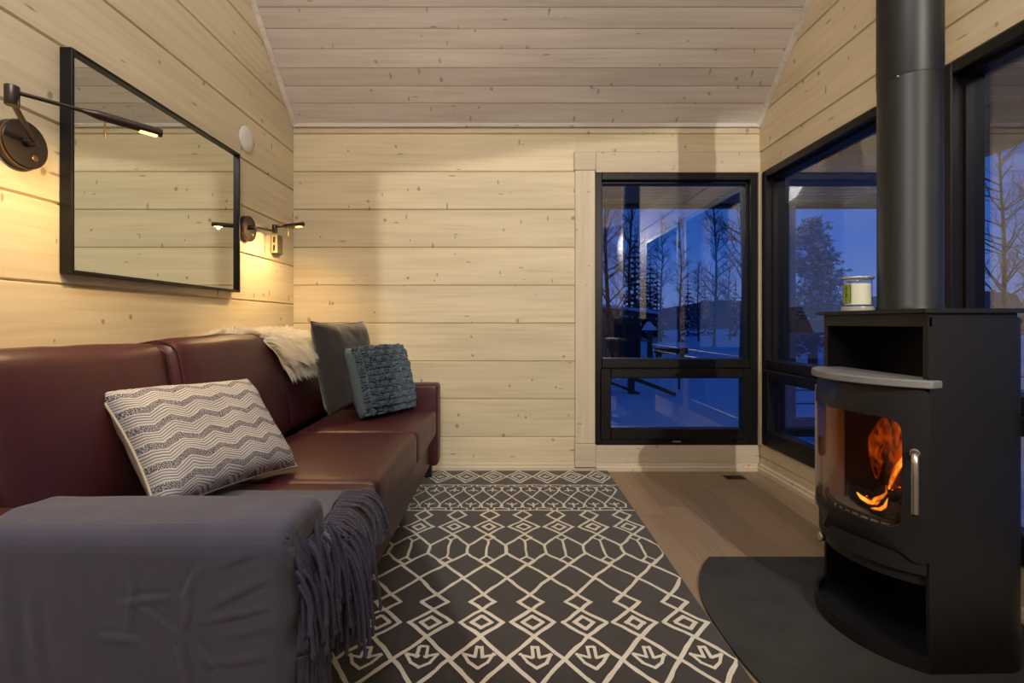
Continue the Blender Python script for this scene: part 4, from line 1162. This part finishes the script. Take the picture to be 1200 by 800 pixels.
# distant ridge
V = []; Fs = []; n = 40
for i in range(n+1):
    x = -60+170*i/n; h = 4.5+3.0*nz((i*.22, 3, 1))+(3.0*math.exp(-((x-95)/30)**2))
    V += [(x, 100, -1), (x, 104, h), (x, 125, h*.8)]
for i in range(n): Fs += [(3*i, 3*i+3, 3*i+4, 3*i+1), (3*i+1, 3*i+4, 3*i+5, 3*i+2)]
hl = MB().add(V, Fs).build('hill_distant', plain('forest_hill', (62, 72, 96), .95, var=.2, bump=(.4, .3, .3))); tag(hl, kind='structure')
# shed
def px(xp, d): return (xp-592)/F*d
SD = 14.0
sh = empty('garden_shed', (px(735, SD), SD, ground_z(px(735, SD), SD)), 0, 'dark timber shed with slanting snowy roof left in the back window', 'shed')
for k in range(9): MB().bbox((-.55+k*.105, 0, -.2), (-.55+k*.105+.10, .04, 1.62-.02*k), .006).build('wall_board', M['timber'], sh)
for k in range(10): MB().bbox((-.62, .05+k*.13, -.2), (-.57, .05+k*.13+.12, 1.62), .006).build('wall_board', M['timber'], sh)
MB().bbox((-.03, -.03, -.2), (.25, .01, 1.25), .01).build('door', M['dark_timber'], sh)
rf = MB().add([(-.75,-.35,1.72),(.95,-.35,1.50),(.95,1.6,1.50),(-.75,1.6,1.72),(-.75,-.35,1.80),(.95,-.35,1.58),(.95,1.6,1.58),(-.75,1.6,1.80)], [(0,3,2,1),(4,5,6,7),(0,1,5,4),(1,2,6,5),(2,3,7,6),(3,0,4,7)]).build('roof', M['dark_timber'], sh)
V, Fs = grid(lambda u, v: (-.74+1.68*u, -.33+1.9*v, 1.81-.218*u+.10*min(1, 8*u*(1-u)*2)*min(1, 8*v)+.02*nz((u*3, v*3, 1))), 14, 8); MB().add(V, Fs).build('roof_snow', M['snow'], sh, 80)
for xx in (.62, .88): MB().bbox((xx-.05, -.25, -.2), (xx+.05, -.15, 1.55), .01).build('post', M['timber'], sh)
gs = empty('gate_roof', (px(761, 12.5), 12.5, ground_z(px(761, 12.5), 12.5)), 0, 'small post topped by a snow covered gable beside the shed', 'feeder')
MB().bbox((-.05, -.05, -.2), (.05, .05, 1.05), .01).build('post', M['timber'], gs)
MB().add([(-.17,-.14,1.02),(.17,-.14,1.02),(-.02,-.14,1.24),(-.17,.14,1.02),(.17,.14,1.02),(-.02,.14,1.24)], [(0,1,2),(3,5,4),(0,3,4,1),(1,4,5,2),(2,5,3,0)]).build('snow_cap', M['snow'], gs)
bn = empty('snowy_bench', (px(785, 13.5), 13.5, ground_z(px(785, 13.5), 13.5)), 0, 'low dark bench with a thick layer of snow beyond the shed', 'bench')
for a, b_ in (((-.40, -.15, .30), (.45, .15, .46)), ((-.36, -.1, -.3), (-.28, .1, .3)), ((.33, -.1, -.3), (.41, .1, .3))): MB().bbox(a, b_, .01).build('seat' if a[2] > 0 else 'leg', M['dark_timber'], bn)
bn_s = soft_box(.95, .42, .14, .06, (0, 0, .03), .01, 3).build('snow_layer', M['snow'], bn, 80, loc=(.02, 0, .53))
kg = empty('kettle_grill', (px(798, 17.0), 17.0, ground_z(px(798, 17.0), 17.0)-.35), 0, 'small dark domed garden grill standing in the snow outside', 'grill')
MB().lathe([(.0, .60), (.10, .62), (.15, .72), (.16, .78), (.165, .785), (.15, .85), (.09, .91), (.02, .93), (.02, .97), (.0, .975)], 20, caps=False).build('bowl', M['grill'], kg, 40)
for a in (0, 2.1, 4.2): MB().tube([(.1*math.cos(a), .1*math.sin(a), .66), (.2*math.cos(a), .2*math.sin(a), -.1)], .012, 6).build('leg', M['grill'], kg)
sr = empty('stair_railing', (px(745, 9.5), 9.5, -.3), 0, 'weathered timber stair railing sloping down in the snow', 'railing')
MB().tube([(-.9, .3, .62), (.1, .1, .22), (.75, -.1, -.02)], .05, 4).build('handrail', M['timber'], sr)
MB().tube([(-.9, .3, .34), (.1, .1, -.04)], .035, 4).build('lower_rail', M['timber'], sr)
for (xx, h) in ((-.7, .6), (-.05, .32)): MB().bbox((xx-.06, .1, -.3), (xx+.06, .22, h), .008).build('post', M['timber'], sr)

def branches(mb, p, d, ln, r, depth, rng, spread=.5, up=.12, n=5):
    pts = [p]; q = p.copy(); dd = d.copy(); kids = []
    for i in range(n):
        dd = (dd+Vector((rng.uniform(-.18, .18), rng.uniform(-.18, .18), rng.uniform(-.05, up)))).normalized(); q = q+dd*ln/n; pts.append(q.copy()); kids.append((q.copy(), dd.copy(), i/n))
    mb.tube(pts, [r*(1-.75*i/n) for i in range(n+1)], 4 if depth else 3, caps=False)
    if depth == 0: return
    for (q, dd, t) in kids:
        for s in range(2):
            if t < .15 and s: continue
            a = rng.uniform(0, 2*PI); o = dd.orthogonal().normalized(); o.rotate(Matrix.Rotation(a, 3, dd))
            nd_ = (dd*.7+o*spread*1.5).normalized()
            branches(mb, q, nd_, ln*rng.uniform(.42, .6)*(1-.4*t), r*(1-.7*t)*.42, depth-1, rng, spread, up, max(2, n-1))
def birch(x, y, h, label, seed, group='bare birches beyond the snowy yard', lean=0.0, thin=1.0):
    rng = random.Random(seed); g0 = ground_z(x, y)
    t = empty('bare_birch', (x, y, g0), 0, label, 'tree', group)
    pts = [Vector((lean*i/10*h+.03*h*math.sin(i*.7+seed)*.3, .02*h*math.sin(i*.9+seed)*.3, -.1+(h+.1)*i/10)) for i in range(11)]
    MB().tube(pts, [h*.009*(1-.88*i/10)+.006 for i in range(11)], 7).build('trunk', M['bark'], t, 60)
    mb = MB()
    for i in range(2, 10):
        for k in range(5):
            p = pts[i].lerp(pts[min(i+1, 10)], rng.random()); a = rng.uniform(0, 2*PI)
            d = Vector((math.cos(a), math.sin(a), rng.uniform(.5, 1.1))).normalized()
            branches(mb, p, d, h*.24*(1-.065*i)*thin, h*.0032+.002, 2, rng)
    tag(mb.build('branches', M['twig'], t), kind='stuff')
BD = [('bare birch with spreading crown at the left edge of the back window', 712, 11.5, 6.5, 1, 0, 1.1), ('bare birch close to the shed roof in the back window', 738, 17, 7.2, 2, .01, 1.0),
      ('bare birch above the snow covered bench', 775, 22, 5.6, 3, 0, .9), ('slim dark birch at the middle of the back window', 797, 24, 6.2, 4, 0, .6),
      ('tall straight birch right of the middle in the back window', 838, 20, 7.0, 5, 0, .8), ('bare birch with drooping twigs at the right edge of the back window', 868, 16, 6.6, 6, .015, 1.15),
      ('low bare birch between the straight birch and the window edge', 855, 26, 4.6, 7, 0, .9), ('low bare birch left of the straight birch', 818, 28, 4.4, 8, 0, .9)]
for (lb_, xp, d, h, sd, ln, th__) in BD: birch(px(xp, d), d, h, lb_, sd, lean=ln, thin=th__)
def spruce(x, y, h, label, seed, w=.16):
    rng = random.Random(seed); t = empty('spruce_tree', (x, y, ground_z(x, y)), 0, label, 'tree', 'narrow dark spruces far beyond the yard')
    MB().tube([(0, 0, -.2), (0, 0, h*.98)], [h*.018, .01], 6).build('trunk', M['bark'], t)
    mb = MB(); sn = MB(); nl_ = int(h*3.4)
    for i in range(nl_):
        f_ = i/nl_; z_ = h*(.06+.93*f_); L_ = h*w*(1-f_)**.85*rng.uniform(.8, 1.1)+.05
        for k in range(9):
            a = 2*PI*k/9+rng.uniform(-.3, .3); c, s = math.cos(a), math.sin(a); l2 = L_*rng.uniform(.75, 1.15); wd = l2*.26
            tip = Vector((c*l2, s*l2, z_-l2*.42)); mid = Vector((c*l2*.55, s*l2*.55, z_-l2*.12)); sd_ = Vector((-s, c, 0))*wd; b0 = Vector((0, 0, z_))
            mb.add([b0, mid+sd_, tip, mid-sd_, mid-Vector((0, 0, wd*.6))], [(0, 1, 4), (1, 2, 4), (2, 3, 4), (3, 0, 4), (0, 3, 2, 1)])
            if rng.random() < .5: sn.add([mid+sd_*.6+Vector((0, 0, .015)), tip+Vector((0, 0, .012)), mid-sd_*.6+Vector((0, 0, .015)), b0.lerp(mid, .5)+Vector((0, 0, .03))], [(0, 1, 2, 3)])
    tag(mb.build('foliage', M['needle'], t), kind='stuff'); tag(sn.build('snow', M['snow'], t), kind='stuff')
SPD = [('narrow spruce just right of the shed roof', 762, 30, 5.4, 1), ('second narrow spruce to the right of the shed roof', 770, 33, 5.0, 2), ('tall spruce behind the shed roof', 744, 26, 6.4, 3),
       ('spruce rising behind the left end of the shed', 755, 40, 6.4, 4), ('small spruce behind the low birch', 826, 36, 4.6, 5), ('broad low spruce at the right of the back window', 862, 34, 4.2, 6), ('low spruce near the middle of the back window', 806, 35, 4.6, 7)]
for (lb_, xp, d, h, sd) in SPD: spruce(px(xp, d), d, h, lb_, sd)
# snowy pine outside the right-hand window
def pine(x, y, h, label, seed):
    rng = random.Random(seed); t = empty('snowy_pine', (x, y, ground_z(x, y)), 0, label, 'tree')
    MB().tube([(0, 0, -.3), (.05, 0, h*.5), (0, 0, h*.95)], [.13, .09, .03], 8).build('trunk', M['bark'], t, 60)
    br = MB(); fo = MB(); sn = MB()
    for i in range(80):
        f_ = i/80; z_ = h*(.12+.84*f_); L_ = (.95*(1-f_**2.2)+.12)*rng.uniform(.55, 1.05); a = rng.uniform(0, 2*PI); d = Vector((math.cos(a), math.sin(a), rng.uniform(-.1, .55)))
        p0 = Vector((0, 0, z_)); pts = [p0+d*L_*q/4+Vector((0, 0, -.04*q*q*.3)) for q in range(5)]
        br.tube(pts, [.03, .024, .018, .012, .006], 4, caps=False)
        for q in range(26):
            c = p0+d*L_*(.3+.75*rng.random())+Vector((rng.gauss(0, .13), rng.gauss(0, .13), rng.gauss(-.02, .11)))
            for m_ in range(7):
                v = Vector((rng.gauss(0, 1), rng.gauss(0, 1), rng.gauss(.1, .8))).normalized()*rng.uniform(.09, .17); s_ = v.cross(Vector((rng.gauss(0, 1), rng.gauss(0, 1), 1))).normalized()*.02
                fo.add([c-s_, c+s_, c+v], [(0, 1, 2)])
            if rng.random() < .3: sn.ball(c+Vector((0, 0, .04)), (rng.uniform(.03, .075), rng.uniform(.03, .075), rng.uniform(.02, .045)), 6, 4)
    tag(br.build('branches', M['bark'], t), kind='stuff'); tag(fo.build('needles', M['needle'], t), kind='stuff'); tag(sn.build('snow', M['snow'], t, 80), kind='stuff')
pine(px(952, 13.0), 13.0, 4.1, 'bushy snow covered pine outside the right hand window', 3)
pine(px(905, 30.0), 30.0, 4.2, 'distant snowy pine beside the porch post', 5)
birch(px(1175, 12), 12, 6.5, 'bare birch outside the window behind the stove', 31, thin=1.0)
birch(px(1240, 10), 10, 6.0, 'bare birch far outside beyond the porch beam', 32, thin=1.0)
